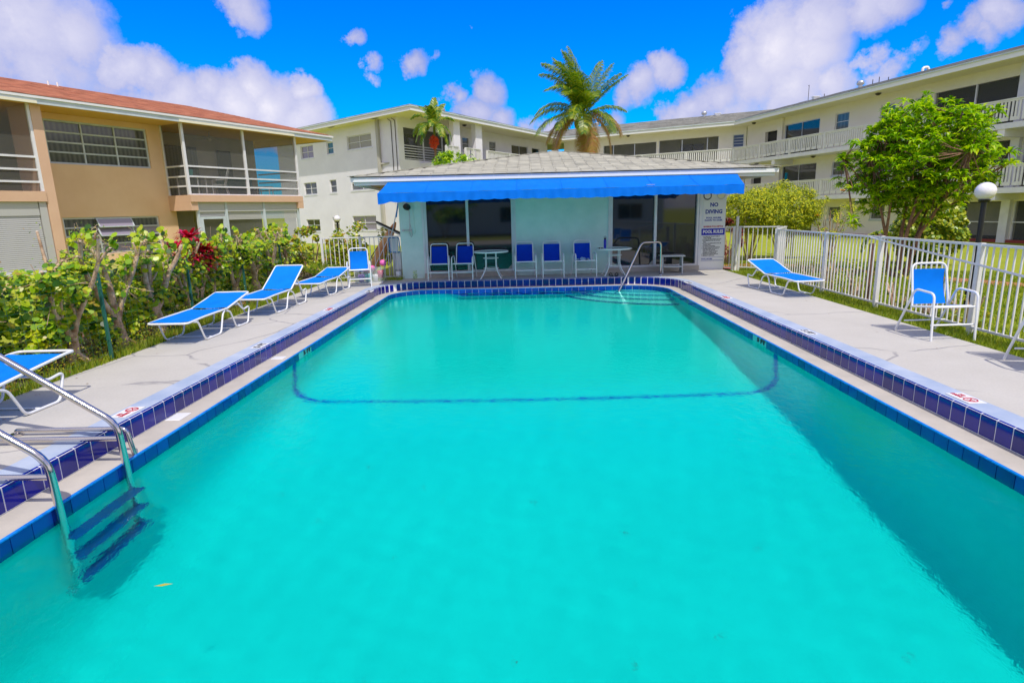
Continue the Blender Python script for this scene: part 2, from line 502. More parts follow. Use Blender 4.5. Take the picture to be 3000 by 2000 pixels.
class MB:
    """collects faces; build() links them as ONE mesh object.  Coordinates are local to the parent thing unless world=True"""

    def __init__(s):
        s.v = []
        s.f = []
        s.sm = []

    def add(s, vs, fs, smooth=False):
        k = len(s.v)
        s.v += [tuple(q) for q in vs]
        s.f += [tuple(i + k for i in f) for f in fs]
        s.sm += [smooth] * len(fs)
        return s

    def box(s, x0, x1, y0, y1, z0, z1, M=None):
        vs = [(x0, y0, z0), (x1, y0, z0), (x1, y1, z0), (x0, y1, z0), (x0, y0, z1), (x1, y0, z1), (x1, y1, z1), (x0, y1, z1)]
        if M is not None:
            vs = [M @ Vector(q) for q in vs]
        return s.add(vs, [(0, 3, 2, 1), (4, 5, 6, 7), (0, 1, 5, 4), (1, 2, 6, 5), (2, 3, 7, 6), (3, 0, 4, 7)])

    def bev(s, x0, x1, y0, y1, z0, z1, b, M=None):
        """box with chamfered top and vertical edges"""
        vs = []
        for z, e in ((z0, 0), (z1 - b, 0), (z1, b)):
            c = [(x0 + b + e * 0, y0 + e), (x1 - b, y0 + e), (x1 - e, y0 + b), (x1 - e, y1 - b), (x1 - b, y1 - e), (x0 + b, y1 - e), (x0 + e, y1 - b), (x0 + e, y0 + b)]
            vs += [(q[0], q[1], z) for q in c]
        if M is not None:
            vs = [M @ Vector(q) for q in vs]
        fs = [tuple(range(7, -1, -1)), tuple(range(16, 24))]
        for r in (0, 8):
            for i in range(8):
                j = (i + 1) % 8
                fs.append((r + i, r + j, r + 8 + j, r + 8 + i))
        return s.add(vs, fs)

    def bar(s, a, b, w, h=None, up=(0, 0, 1)):
        """box beam from a to b, w wide, h high"""
        h = w if h is None else h
        a, b = Vector(a), Vector(b)
        d = (b - a).normalized()
        up = Vector(up)
        if abs(d.dot(up)) > 0.99:
            up = Vector((0, 1, 0))
        x = d.cross(up).normalized()
        z = x.cross(d)
        vs = []
        for q in (a, b):
            for sx, sz in ((-1, -1), (1, -1), (1, 1), (-1, 1)):
                vs.append(q + x * (sx * w / 2) + z * (sz * h / 2))
        return s.add(vs, [(3, 2, 1, 0), (4, 5, 6, 7), (0, 1, 5, 4), (1, 2, 6, 5), (2, 3, 7, 6), (3, 0, 4, 7)])

    def tube(s, pts, r, n=8, closed=False, cap=True):
        pts = [Vector(q) for q in pts]
        rs = r if isinstance(r, (list, tuple)) else [r] * len(pts)
        N = len(pts)
        rings = []
        prev = None
        for i, q in enumerate(pts):
            if closed:
                d = (pts[(i + 1) % N] - pts[i - 1]).normalized()
            else:
                d = (pts[min(i + 1, N - 1)] - pts[max(i - 1, 0)]).normalized()
            if prev is None:
                up = Vector((0, 0, 1)) if abs(d.z) < 0.9 else Vector((0, 1, 0))
                x = d.cross(up).normalized()
            else:
                x = (prev - d * prev.dot(d)).normalized()
            prev = x
            y = d.cross(x)
            rings.append([q + (x * math.cos(2 * math.pi * k / n) + y * math.sin(2 * math.pi * k / n)) * rs[i] for k in range(n)])
        vs = [q for rg in rings for q in rg]
        fs = []
        for i in range(N if closed else N - 1):
            a, b = i * n, ((i + 1) % N) * n
            for k in range(n):
                k2 = (k + 1) % n
                fs.append((a + k, a + k2, b + k2, b + k))
        s.add(vs, fs, True)
        if cap and not closed:
            s.add(rings[0], [tuple(range(n - 1, -1, -1))])
            s.add(rings[-1], [tuple(range(n))])
        return s

    def lathe(s, prof, c=(0, 0, 0), n=20, M=None):
        """prof: list of (r, z)"""
        vs = []
        for r, z in prof:
            for k in range(n):
                a = 2 * math.pi * k / n
                vs.append(Vector((c[0] + r * math.cos(a), c[1] + r * math.sin(a), c[2] + z)))
        if M is not None:
            vs = [M @ q for q in vs]
        fs = []
        for i in range(len(prof) - 1):
            for k in range(n):
                k2 = (k + 1) % n
                fs.append((i * n + k, i * n + k2, (i + 1) * n + k2, (i + 1) * n + k))
        return s.add(vs, fs, True)

    def ball(s, c, r, sz=1.0, n=16):
        m = n // 2
        return s.lathe([(max(1e-4, r * math.sin(math.pi * i / m)), -r * sz * math.cos(math.pi * i / m)) for i in range(m + 1)], c, n)

    def disc(s, c, r, n=24):
        vs = [(c[0] + r * math.cos(2 * math.pi * k / n), c[1] + r * math.sin(2 * math.pi * k / n), c[2]) for k in range(n)]
        return s.add(vs, [tuple(range(n))])

    def quad(s, *p):
        return s.add(p, [tuple(range(len(p)))])

    def build(s, name, mt, parent=None, world=False, kind=None, label=None):
        vs = s.v
        if world and parent is not None:
            Mi = rootm(parent).inverted()
            vs = [tuple(Mi @ Vector(q)) for q in vs]
        me = bpy.data.meshes.new(name)
        me.from_pydata(vs, [], s.f)
        me.polygons.foreach_set('use_smooth', s.sm)
        me.materials.append(MATS[mt])
        me.update()
        o = bpy.data.objects.new(name, me)
        COL.objects.link(o)
        if parent is not None:
            o.parent = parent
        if kind:
            o['kind'] = kind
        if label:
            o['label'] = label
        return o


def tag(o, label, cat, group=None):
    o['label'] = label
    o['category'] = cat
    if group:
        o['group'] = group
    return o


def thing(name, loc, label, cat, rz=0.0, group=None):
    o = bpy.data.objects.new(name, None)
    o.empty_display_size = 0.2
    o.location = loc
    o.rotation_euler = (0, 0, rz)
    COL.objects.link(o)
    return tag(o, label, cat, group)


def copy_thing(o, loc, label, rz=None, group=None):
    def rec(a, par):
        c = a.copy()
        COL.objects.link(c)
        c.parent = par
        for ch in a.children:
            rec(ch, c)
        return c
    c = rec(o, None)
    c.location = loc
    if rz is not None:
        c.rotation_euler = (0, 0, rz)
    c['label'] = label
    if group:
        c['group'] = group
    return c


def bend(pts, r=0.06, n=5):
    """round the corners of a polyline"""
    pts = [Vector(q) for q in pts]
    out = [pts[0]]
    for i in range(1, len(pts) - 1):
        a, b, c = pts[i - 1], pts[i], pts[i + 1]
        d1, d2 = (a - b), (c - b)
        rr_ = min(r, d1.length * 0.49, d2.length * 0.49)
        p1, p2 = b + d1.normalized() * rr_, b + d2.normalized() * rr_
        for k in range(n + 1):
            t_ = k / n
            out.append(p1 * (1 - t_) ** 2 + b * 2 * t_ * (1 - t_) + p2 * t_ ** 2)
    out.append(pts[-1])
    return out


def pieces(name, mesh, mats4, parent, key=None, limit=300, mtname=None):
    """alike pieces: the first `limit` (by key) are objects sharing one mesh, the rest one stuff part"""
    if key:
        mats4 = sorted(mats4, key=key)
    P = rootm(parent) if parent is not None else Matrix()
    Pi = P.inverted()
    for M in mats4[:limit]:
        o = bpy.data.objects.new(name, mesh)
        COL.objects.link(o)
        if parent is not None:
            o.parent = parent
        o.matrix_local = Pi @ M
    rest = mats4[limit:]
    if rest:
        mb = MB()
        vs = [v.co.copy() for v in mesh.vertices]
        fs = [tuple(q.vertices) for q in mesh.polygons]
        for M in rest:
            mb.add([M @ q for q in vs], fs)
        mb.build(name, mtname or mesh.materials[0].name, parent, world=parent is not None, kind='stuff')


def mesh_of(mb, name, mt):
    me = bpy.data.meshes.new(name)
    me.from_pydata(mb.v, [], mb.f)
    me.polygons.foreach_set('use_smooth', mb.sm)
    me.materials.append(MATS[mt])
    return me


def text(body, size, M, mt, name, parent, depth=0.002, align='CENTER', sx=1.0):
    """flat lettering; M maps x right, y up, z out of the face"""
    cu = bpy.data.curves.new(name, 'FONT')
    cu.body = body
    cu.size = size
    cu.align_x = align
    cu.align_y = 'CENTER'
    cu.extrude = depth
    cu.offset = size * 0.045
    cu.space_line = 1.0
    cu.resolution_u = 2
    tmp = bpy.data.objects.new('tmp', cu)
    COL.objects.link(tmp)
    dg = bpy.context.evaluated_depsgraph_get()
    me = bpy.data.meshes.new_from_object(tmp.evaluated_get(dg))
    bpy.data.objects.remove(tmp)
    me.transform(Matrix.Diagonal((sx, 1, 1, 1)))
    me.transform(rootm(parent).inverted() @ M)
    me.materials.clear()
    me.materials.append(MATS[mt])
    o = bpy.data.objects.new(name, me)
    COL.objects.link(o)
    o.parent = parent
    return o


class Frame:
    """a facade's own axes: u along the wall, o outwards, z up"""

    def __init__(s, x, y, heading, side=1):
        h = R(heading)
        s.p = Vector((x, y, 0))
        s.u = Vector((math.sin(h), math.cos(h), 0))
        s.n = Vector((math.cos(h), -math.sin(h), 0)) * side
        M = Matrix.Identity(4)
        M.col[0][:3] = s.u
        M.col[1][:3] = s.n
        M.col[2][:3] = (0, 0, 1)
        M.col[3][:3] = s.p
        s.M = M

    def P(s, u, o, z):
        return s.p + s.u * u + s.n * o + Vector((0, 0, z))


def fbox(mb, F, u0, u1, o0, o1, z0, z1):
    return mb.box(u0, u1, o0, o1, z0, z1, F.M)


def holed_wall(mb, F, u0, u1, z0, z1, o0, o1, holes):
    us = sorted({u0, u1, *[h_[0] for h_ in holes], *[h_[1] for h_ in holes]})
    us = [q for q in us if u0 <= q <= u1]
    for a, b_ in zip(us, us[1:]):
        if b_ - a < 1e-4:
            continue
        mid = (a + b_) / 2
        cuts = sorted([(h_[2], h_[3]) for h_ in holes if h_[0] < mid < h_[1]])
        z = z0
        for c0, c1_ in cuts:
            if c0 - z > 1e-3:
                fbox(mb, F, a, b_, o0, o1, z, c0)
            z = max(z, c1_)
        if z1 - z > 1e-3:
            fbox(mb, F, a, b_, o0, o1, z, z1)
    return mb


def window(F, u0, u1, z0, z1, o, parent, nu=2, nz=1, glass='glass_dark', frame='white_paint', sill=None, fw=0.05, mw=0.035, depth=0.06, sillmat='white_paint', open_=None):
    """frame ring with muntins, one pane per light"""
    mb = MB()
    fbox(mb, F, u0, u0 + fw, o - depth, o, z0, z1)
    fbox(mb, F, u1 - fw, u1, o - depth, o, z0, z1)
    fbox(mb, F, u0 + fw, u1 - fw, o - depth, o, z0, z0 + fw)
    fbox(mb, F, u0 + fw, u1 - fw, o - depth, o, z1 - fw, z1)
    iu0, iu1, iz0, iz1 = u0 + fw, u1 - fw, z0 + fw, z1 - fw
    for i in range(1, nu):
        c = iu0 + (iu1 - iu0) * i / nu
        fbox(mb, F, c - mw / 2, c + mw / 2, o - depth, o - 0.004, iz0, iz1)
    for j in range(1, nz):
        c = iz0 + (iz1 - iz0) * j / nz
        for i in range(nu):
            a = iu0 + (iu1 - iu0) * i / nu + (mw / 2 if i else 0)
            b_ = iu0 + (iu1 - iu0) * (i + 1) / nu - (mw / 2 if i < nu - 1 else 0)
            fbox(mb, F, a, b_, o - depth, o - 0.008, c - mw / 2, c + mw / 2)
    w_ = mb.build('window', frame, parent, world=True)
    for i in range(nu):
        for j in range(nz):
            a = iu0 + (iu1 - iu0) * i / nu + mw / 2 * (i > 0)
            b_ = iu0 + (iu1 - iu0) * (i + 1) / nu - mw / 2 * (i < nu - 1)
            c = iz0 + (iz1 - iz0) * j / nz + mw / 2 * (j > 0)
            d = iz0 + (iz1 - iz0) * (j + 1) / nz - mw / 2 * (j < nz - 1)
            pb = MB()
            fbox(pb, F, a, b_, o - depth + 0.008, o - depth + 0.016, c, d)
            pb.build('pane', glass if not isinstance(glass, (list, tuple)) else glass[(i + j) % len(glass)], w_, world=True)
    if sill:
        sb = MB()
        fbox(sb, F, u0 - 0.06, u1 + 0.06, o + 0.002, o + sill, z0 - 0.10, z0)
        sb.build('sill', sillmat, w_, world=True)
    return w_


# ------------------------------------------------------------------ POOL
WZ = -0.28
RW = 0.90
XL, XR, YF, YN = -3.30, 3.50, 15.09, 0.6


def outline(off, step=0.4):
    """open path: near left -> far left corner -> far right corner -> near right, offset outwards"""
    pts = []
    y = YN
    n = int((YF - RW - YN) / step)
    for i in range(n + 1):
        pts.append((XL - off, YN + (YF - RW - YN) * i / n))
    for k in range(1, 13):
        a = math.pi - math.pi / 2 * k / 12
        pts.append((XL + RW + (RW + off) * math.cos(a), YF - RW + (RW + off) * math.sin(a)))
    n2 = 12
    for i in range(1, n2):
        pts.append((XL + RW + (XR - XL - 2 * RW) * i / n2, YF + off))
    for k in range(0, 13):
        a = math.pi / 2 - math.pi / 2 * k / 12
        pts.append((XR - RW + (RW + off) * math.cos(a), YF - RW + (RW + off) * math.sin(a)))
    for i in range(1, n + 1):
        pts.append((XR + off, YF - RW - (YF - RW - YN) * i / n))
    return pts


def strip(mb, o1, z1, o2, z2, smooth=False):
    a, b_ = outline(o1), outline(o2)
    k = len(a)
    return mb.add([(x, y, z1) for x, y in a] + [(x, y, z2) for x, y in b_], [(i, i + 1, k + i + 1, k + i) for i in range(k - 1)], smooth)


LZ = -0.19
ledge = strip(MB(), 0.016, LZ, 0.30, LZ).build('pool_ledge', 'ledge_concrete', kind='structure')
gr = MB()
strip(gr, 0.012, LZ - 0.16, 0.012, LZ - 0.001)
strip(gr, 0.302, LZ, 0.302, -0.004)
strip(gr, 0.302, -0.004, 0.318, -0.001)
grout = gr.build('tile_grout', 'grout', kind='structure')
cop = strip(MB(), 0.318, -0.001, 0.55, 0.001).build('coping_strip', 'coping_paint', kind='structure')


# water body of the pool
def depth(y):
    pr = [(0.6, -2.15), (5.0, -2.10), (7.8, -1.88), (11.0, -1.45), (13.5, -1.2), (15.2, -1.15)]
    for (a, za), (b_, zb) in zip(pr, pr[1:]):
        if y <= b_:
            return za + (zb - za) * (y - a) / (b_ - a)
    return pr[-1][1]


sh = MB()
# rings going inwards along the wall, cove and floor
RINGS = [(0.010, 0.0), (0.010, 0.55), (0.0, 0.75), (-0.07, 0.88), (-0.20, 0.96), (-0.40, 1.0)]
pathpts = [outline(-q[0] * -1) for q in RINGS]
verts = []
K = len(pathpts[0])
for (off, fr), pth in zip(RINGS, pathpts):
    for x, y in pth:
        zt = LZ - 0.16 + 0.02
        verts.append((x, y, zt + (depth(y) - zt) * fr))
faces = []
for r_ in range(len(RINGS) - 1):
    for i in range(K - 1):
        faces.append((r_ * K + i, r_ * K + i + 1, (r_ + 1) * K + i + 1, (r_ + 1) * K + i))
sh.add(verts, faces, True)
inner = pathpts[-1]
# floor rows between the left and right side of the innermost ring
half = K // 2
for i in range(half):
    a, b_ = inner[i], inner[i + 1]
    c, d = inner[K - 2 - i], inner[K - 1 - i]
    if i + 1 >= K - 2 - i:
        break
    nseg = 8
    rows = []
    for (p_, q_) in ((a, d), (b_, c)):
        rows.append([(p_[0] + (q_[0] - p_[0]) * k / nseg, p_[1] + (q_[1] - p_[1]) * k / nseg) for k in range(nseg + 1)])
    vv = [(x, y, depth(y)) for x, y in rows[0]] + [(x, y, depth(y)) for x, y in rows[1]]
    sh.add(vv, [(k, k + 1, nseg + 2 + k, nseg + 1 + k) for k in range(nseg)], True)
sh.quad((XL - 0.02, YN, -2.2), (XR + 0.02, YN, -2.2), (XR + 0.02, YN, LZ), (XL - 0.02, YN, LZ))
shell = sh.build('pool_shell', 'pool_plaster', kind='structure')

wb = MB()
random.seed(11)
WV = [(random.uniform(0, 6.283), 2 * math.pi / random.uniform(.14, .42), random.uniform(0, 6.283)) for _ in range(18)]


def wave(x, y):
    edge = 1.0
    h_ = 0
    for a_, k_, p_ in WV:
        h_ += math.sin(k_ * (x * math.cos(a_) + y * math.sin(a_)) + p_) / k_
    return h_ * 0.0013


def inside(x, y):
    if y < YF - RW:
        return True
    cx = XL + RW if x < XL + RW else (XR - RW if x > XR - RW else x)
    return math.hypot(x - cx, y - (YF - RW)) < RW + .05 if cx != x else y < YF + .011


st_ = 0.05
nx_, ny_ = int((XR - XL + .03) / st_) + 1, int((YF - YN) / st_) + 1
idx = {}
wv, wf_ = [], []
for j in range(ny_ + 1):
    for i in range(nx_ + 1):
        x = XL - .011 + (XR - XL + .022) * i / nx_
        y = YN + (YF + .011 - YN) * j / ny_
        idx[i, j] = len(wv)
        if not inside(x, y):
            cx = XL + RW if x < 0 else XR - RW
            d_ = math.hypot(x - cx, y - YF + RW)
            k_ = (RW + .012) / d_
            x, y = cx + (x - cx) * k_, YF - RW + (y - YF + RW) * k_
        wv.append((x, y, WZ + wave(x, y)))
for j in range(ny_):
    for i in range(nx_):
        wf_.append((idx[i, j], idx[i + 1, j], idx[i + 1, j + 1], idx[i, j + 1]))
wb.add(wv, wf_, True)
water = wb.build('pool_water', 'pool_water', kind='structure')
water.cycles.is_caustics_caster = True


def march(off, pitch, ymin=1.2):
    """positions with outward heading every `pitch` along the outline"""
    P_ = outline(off, 0.1)
    res = []
    carry = pitch / 2
    for (x0, y0), (x1, y1) in zip(P_, P_[1:]):
        L_ = math.hypot(x1 - x0, y1 - y0)
        t_ = carry
        while t_ < L_:
            x, y = x0 + (x1 - x0) * t_ / L_, y0 + (y1 - y0) * t_ / L_
            res.append((x, y, math.atan2(y1 - y0, x1 - x0)))
            t_ += pitch
        carry = t_ - L_
    return [q for q in res if q[1] > ymin]


def camdist(M):
    return (M.translation - Vector((0, 0, 1.75))).length


def T(x, y, z, a):
    return Matrix.Translation((x, y, z)) @ Matrix.Rotation(a, 4, 'Z')


# big navy tiles with a rounded nose on the riser (local x along the edge, -y into the pool)
tl = MB()
prof = [(0.004, -0.181), (-0.004, -0.181), (-0.004, -0.020), (-0.001, -0.008), (0.008, 0.0015), (0.020, 0.003), (0.020, -0.002)]
vs = [(x, y, z) for x in (-0.0785, 0.0785) for y, z in prof]
npf = len(prof)
tl.add(vs, [(i, i + 1, npf + i + 1, npf + i) for i in range(npf - 1)] + [tuple(range(npf - 1, -1, -1)), tuple(range(npf, 2 * npf))])
tm = mesh_of(tl, 'coping_tile', 'tile_navy')
pieces('coping_tile', tm, [T(x, y, random.uniform(-.001, .001), a) for x, y, a in march(0.302, 0.170, 2.0)], ledge, camdist)
# waterline tiles
tl = MB().box(-0.082, 0.082, -0.008, 0.004, -0.160, -0.0005)
tm = mesh_of(tl, 'waterline_tile', 'tile_blue')
depthmark = [(XL, 8.55), (XR, 8.55)]
wl = [q for q in march(0.008, 0.171, 2.0)]
marks = [q for q in wl if abs(q[1] - 8.62) < 0.26]
wl = [q for q in wl if abs(q[1] - 8.62) >= 0.26]
pieces('waterline_tile', tm, [T(x, y, LZ, a) for x, y, a in wl], shell, camdist)
tmm = mesh_of(tl, 'depth_tile', 'marker_white')
tmm.materials.clear()
mat('tile_aqua', (0.10, 0.55, 0.55), 0.2)
tmm.materials.append(MATS['tile_aqua'])
pieces('depth_tile', tmm, [T(x, y, LZ, a) for x, y, a in marks], shell)
# narrow bright trim tiles on the lip
tl = MB().box(-0.0155, 0.0155, -0.006, 0.022, -0.006, 0.004)
tm = mesh_of(tl, 'trim_tile', 'tile_bright')
pieces('trim_tile', tm, [T(x, y, LZ + 0.003, a) for x, y, a in march(0.004, 0.0342, 2.0)], ledge, camdist)
for sx, rz in ((XL + 0.0005, -math.pi / 2), (XR - 0.0005, math.pi / 2)):
    pass
for sgn in (-1, 1):
    x = XL + 0.0065 if sgn < 0 else XR - 0.0065
    M = Matrix.Identity(4)
    M.col[0][:3] = (0, 1, 0) if sgn < 0 else (0, -1, 0)
    M.col[1][:3] = (0, 0, 1)
    M.col[2][:3] = (1, 0, 0) if sgn < 0 else (-1, 0, 0)
    M.col[3][:3] = (x, 8.62, LZ - 0.045)
    text('5 FT', 0.085, M, 'ink_black', 'depth_lettering', shell, sx=1.9)
# dark blue safety line: up the walls at y 8.1, over the cove and across the floor
ln = MB()
path = []
y0_, yc = 8.12, 7.86


def cs(off_fr, yy):
    zt = LZ - 0.14
    return zt + (depth(yy) - zt) * off_fr


for (off, fr) in RINGS:
    yy = y0_ + (yc - y0_) * fr ** 3
    path.append((XL - off + 0.004, yy, cs(fr, yy) + 0.004))
for k in range(1, 24):
    path.append((XL + 0.40 + (XR - XL - 0.80) * k / 24, yc, depth(yc) + 0.004))
for (off, fr) in reversed(RINGS):
    yy = y0_ + (yc - y0_) * fr ** 3
    path.append((XR + off - 0.004, yy, cs(fr, yy) + 0.004))
tlm = []
for a, b_ in zip(path, path[1:]):
    A, B = Vector(a), Vector(b_)
    L_ = (B - A).length
    n_ = max(1, round(L_ / 0.105))
    for i in range(n_):
        c0 = A + (B - A) * (i + 0.04) / n_
        c1_ = A + (B - A) * (i + 0.96) / n_
        ln.add([c0 + Vector((0, -.065, 0)), c1_ + Vector((0, -.065, 0)), c1_ + Vector((0, .065, 0)), c0 + Vector((0, .065, 0))], [(0, 1, 2, 3)])
line = ln.build('safety_line_tiles', 'tile_line', shell, kind='stuff')

# entry steps in the far right corner
SX = [1.2, 1.62, 2.05, 2.45]
SY = [0.45, 0.90, 1.35, 1.85]
mat('step_plaster', (0.58, 0.80, 0.70), 0.85)
SZ = [-0.37, -0.58, -0.79, -1.0]
stp = thing('pool_steps', (XR, YF, -1.2), 'quarter round underwater entry steps with dark nosings in the far right pool corner', 'pool steps')
prev = [(XR, YF)]
for i in range(4):
    arc = []
    n_ = 20
    for k in range(n_ + 1):
        a = math.pi / 2 * k / n_
        cx, sy_ = math.cos(a) ** (2 / 1.6), math.sin(a) ** (2 / 1.6)
        x = XR - SX[i] * cx
        y = YF - SY[i] * sy_
        arc.append((x, y))
    mb = MB()
    # tread fan from the corner
    if i == 0:
        mb.add([(XR, YF, SZ[i])] + [(x, y, SZ[i]) for x, y in arc], [(0, k + 1, k + 2) for k in range(n_)])
    else:
        mb.add([(x, y, SZ[i]) for x, y in prev] + [(x, y, SZ[i]) for x, y in arc], [(k, n_ + 1 + k, n_ + 2 + k, k + 1) for k in range(n_)])
    zb = SZ[i + 1] if i < 3 else -1.22
    mb.add([(x, y, SZ[i]) for x, y in arc] + [(x, y, zb) for x, y in arc], [(k, n_ + 1 + k, n_ + 2 + k, k + 1) for k in range(n_)])
    st = mb.build('step', 'step_plaster', stp, world=True)
    st.cycles.is_caustics_receiver = True
    nb = MB()
    # nosing band along the edge
    v1 = []
    for x, y in arc:
        v1.append((x, y, SZ[i] + 0.004))
    inn = [(x + (XR - x) * 0.035, y + (YF - y) * 0.05, SZ[i] + 0.004) for x, y in arc]
    nb.add(v1 + inn, [(k, k + 1, n_ + 2 + k, n_ + 1 + k) for k in range(n_)])
    nb.add([(x, y, SZ[i] + 0.004) for x, y in arc] + [(x - 0.002, y - 0.003, SZ[i] - 0.035) for x, y in arc], [(k, n_ + 1 + k, n_ + 2 + k, k + 1) for k in range(n_)])
    no = nb.build('nosing', 'tile_navy', st, world=True)
    no.cycles.is_caustics_receiver = True
    prev = arc
for o_ in (shell, line):
    o_.cycles.is_caustics_receiver = True

# deck slab around the pool
dk = MB()
a = outline(0.55)
k = len(a)
outp = []
DL, DR = -5.32, 5.56


def backy(x):
    return 16.30 + (x + 3.3) * 0.058


iL = max(i for i, q in enumerate(a) if abs(q[0] - (XL - 0.55)) < 1e-6)
iR = min(i for i, q in enumerate(a) if i > iL and abs(q[0] - (XR + 0.55)) < 1e-6)
for i, (x, y) in enumerate(a):
    if i <= iL:
        outp.append((DL, y))
    elif i >= iR:
        outp.append((DR, y))
    else:
        j = (i - iL) / (iR - iL)
        if i - iL <= 6:
            outp.append((DL, a[iL][1] + (backy(DL) - a[iL][1]) * (i - iL) / 6))
        elif iR - i <= 6:
            outp.append((DR, a[iL][1] + (backy(DR) - a[iL][1]) * (iR - i) / 6))
        else:
            xx = DL + (DR - DL) * (i - iL - 6) / (iR - iL - 12)
            outp.append((xx, backy(xx)))
dk.add([(x, y, 0) for x, y in a] + [(x, y, 0) for x, y in outp], [(i, i + 1, k + i + 1, k + i) for i in range(k - 1)])
dk.quad((DL, -4, 0), (DR, -4, 0), (DR, YN, 0), (DL, YN, 0))
# slab edge
dk.add([(x, y, 0) for x, y in outp] + [(x, y, -0.12) for x, y in outp], [(i, i + 1, k + i + 1, k + i) for i in range(k - 1)])
deck = dk.build('pool_deck', 'deck_concrete', kind='structure')
gr2 = MB().box(XL - 0.02, XR + 0.02, YN - 0.05, YN, -0.35, -0.003).build('near_coping', 'ledge_concrete', kind='structure')


# lawn with a hole for deck and house
def gz(x, y):
    dx = max(DL - x, 0, x - DR)
    dy = max(-4 - y, 0, y - 16)
    d = math.hypot(dx, dy)
    t_ = min(1, max(0, (d - 1) / 9.0))
    return -0.045 - 0.25 * t_ * t_ * (3 - 2 * t_)


lw = MB()
xs = [-600, -200, -80, -40, -25, -18, -14, -11, -9, -8, -7, -6.2, DL + 0.02, -3, 0, 3, DR - 0.02, 6.2, 7, 8, 9, 10.5, 12, 14, 17, 21, 26, 40, 80, 200, 600]
ys = [-600, -100, -20, -4, 0, 3, 6, 9, 12, 14, 16.1, 16.9, 17.5, 18.5, 20, 22, 24, 27, 32, 40, 55, 80, 150, 400, 900]
for i in range(len(xs) - 1):
    for j in range(len(ys) - 1):
        if xs[i] >= DL and xs[i + 1] <= DR and ys[j] >= -4 and ys[j + 1] <= 16.15:
            continue
        lw.add([(x, y, gz(x, y)) for x, y in ((xs[i], ys[j]), (xs[i + 1], ys[j]), (xs[i + 1], ys[j + 1]), (xs[i], ys[j + 1]))], [(0, 1, 2, 3)])
lawn = lw.build('lawn', 'lawn', kind='structure')
# planting bed under the hedge
bed = MB()
for i in range(20):
    y0_, y1_ = 1 + i, 2 + i
    bed.quad((-7.6, y0_, -0.02), (-5.62 + 0.1 * math.sin(i * 1.7), y0_, -0.02), (-5.62 + 0.1 * math.sin((i + 1) * 1.7), y1_, -0.02), (-7.6, y1_, -0.02))
bed.build('planting_bed', 'soil', kind='structure')
# red walk through the lawn on the right
pp = [(5.75, 17.2), (6.6, 18.2), (7.4, 18.6), (8.3, 17.0), (9.7, 14.7), (11.1, 13.2), (13.5, 11.0), (17, 8)]
rp_ = MB()
L1, L2 = [], []
for i, q in enumerate(pp):
    a_, b_ = Vector(pp[max(0, i - 1)]), Vector(pp[min(len(pp) - 1, i + 1)])
    d = (b_ - a_).normalized()
    n_ = Vector((-d.y, d.x)) * 0.45
    L1.append((q[0] + n_.x, q[1] + n_.y, gz(*q) + 0.02))
    L2.append((q[0] - n_.x, q[1] - n_.y, gz(*q) + 0.02))
rp_.add(L1 + L2, [(i, i + 1, len(pp) + i + 1, len(pp) + i) for i in range(len(pp) - 1)])
rp_.build('red_walkway', 'red_path', kind='structure')


# ------------------------------------------------------------------ BUILDINGS
SEP = {'screen_frame', 'rail', 'porch_back_wall', 'porch_post', 'return_wall', 'column', 'porch_slab', 'soffit_vent', 'roller_blind', 'side_wall', 'balcony_slab'}


def bx(F, args, name, mt, parent, **kw):
    if isinstance(args, list) and len(args) > 1 and name in SEP:
        for a_ in args:
            o_ = bx(F, a_, name, mt, parent, **kw)
        return o_
    mb = MB()
    for a_ in (args if isinstance(args, list) else [args]):
        fbox(mb, F, *a_)
    return mb.build(name, mt, parent, world=True, **kw)


def shingles(F, name, mt, parent, corners, tabw=0.30, course=0.14, limit=300, thick=0.010, stuff_only=False):
    """corners: function (s in 0..1 up the slope) -> (uL, uR, o, z); lays staggered tabs"""
    top, bot = corners(1.0), corners(0.0)
    slope = math.hypot(bot[2] - top[2], top[3] - bot[3])
    nrow = max(1, int(slope / course))
    ang = math.atan2(top[3] - bot[3], bot[2] - top[2])
    tb = MB().box(-tabw / 2 + 0.006, tabw / 2 - 0.006, -course * 0.62, course * 0.55, 0, thick)
    me = mesh_of(tb, name, mt)
    Ms = []
    for r_ in range(nrow):
        uL, uR, o, z = corners((r_ + 0.5) / nrow)
        off = (r_ % 2) * tabw / 2 + random.uniform(-.03, .03)
        u = uL + tabw * 0.5 + off
        while u < uR - tabw * 0.4:
            P_ = F.P(u, o, z + 0.004)
            M = Matrix.Identity(4)
            up = (-F.n * math.cos(ang) + Vector((0, 0, 1)) * math.sin(ang)).normalized()
            M.col[0][:3] = F.u
            M.col[1][:3] = up
            M.col[2][:3] = F.u.cross(up) if F.u.cross(up).z > 0 else -F.u.cross(up)
            M.col[3][:3] = P_
            M = M @ Matrix.Rotation(R(-3.2) * (1 if F.u.cross(up).z > 0 else 1), 4, 'X')
            Ms.append(M)
            u += tabw
    pieces(name, me, Ms, parent, camdist, 0 if stuff_only else limit)


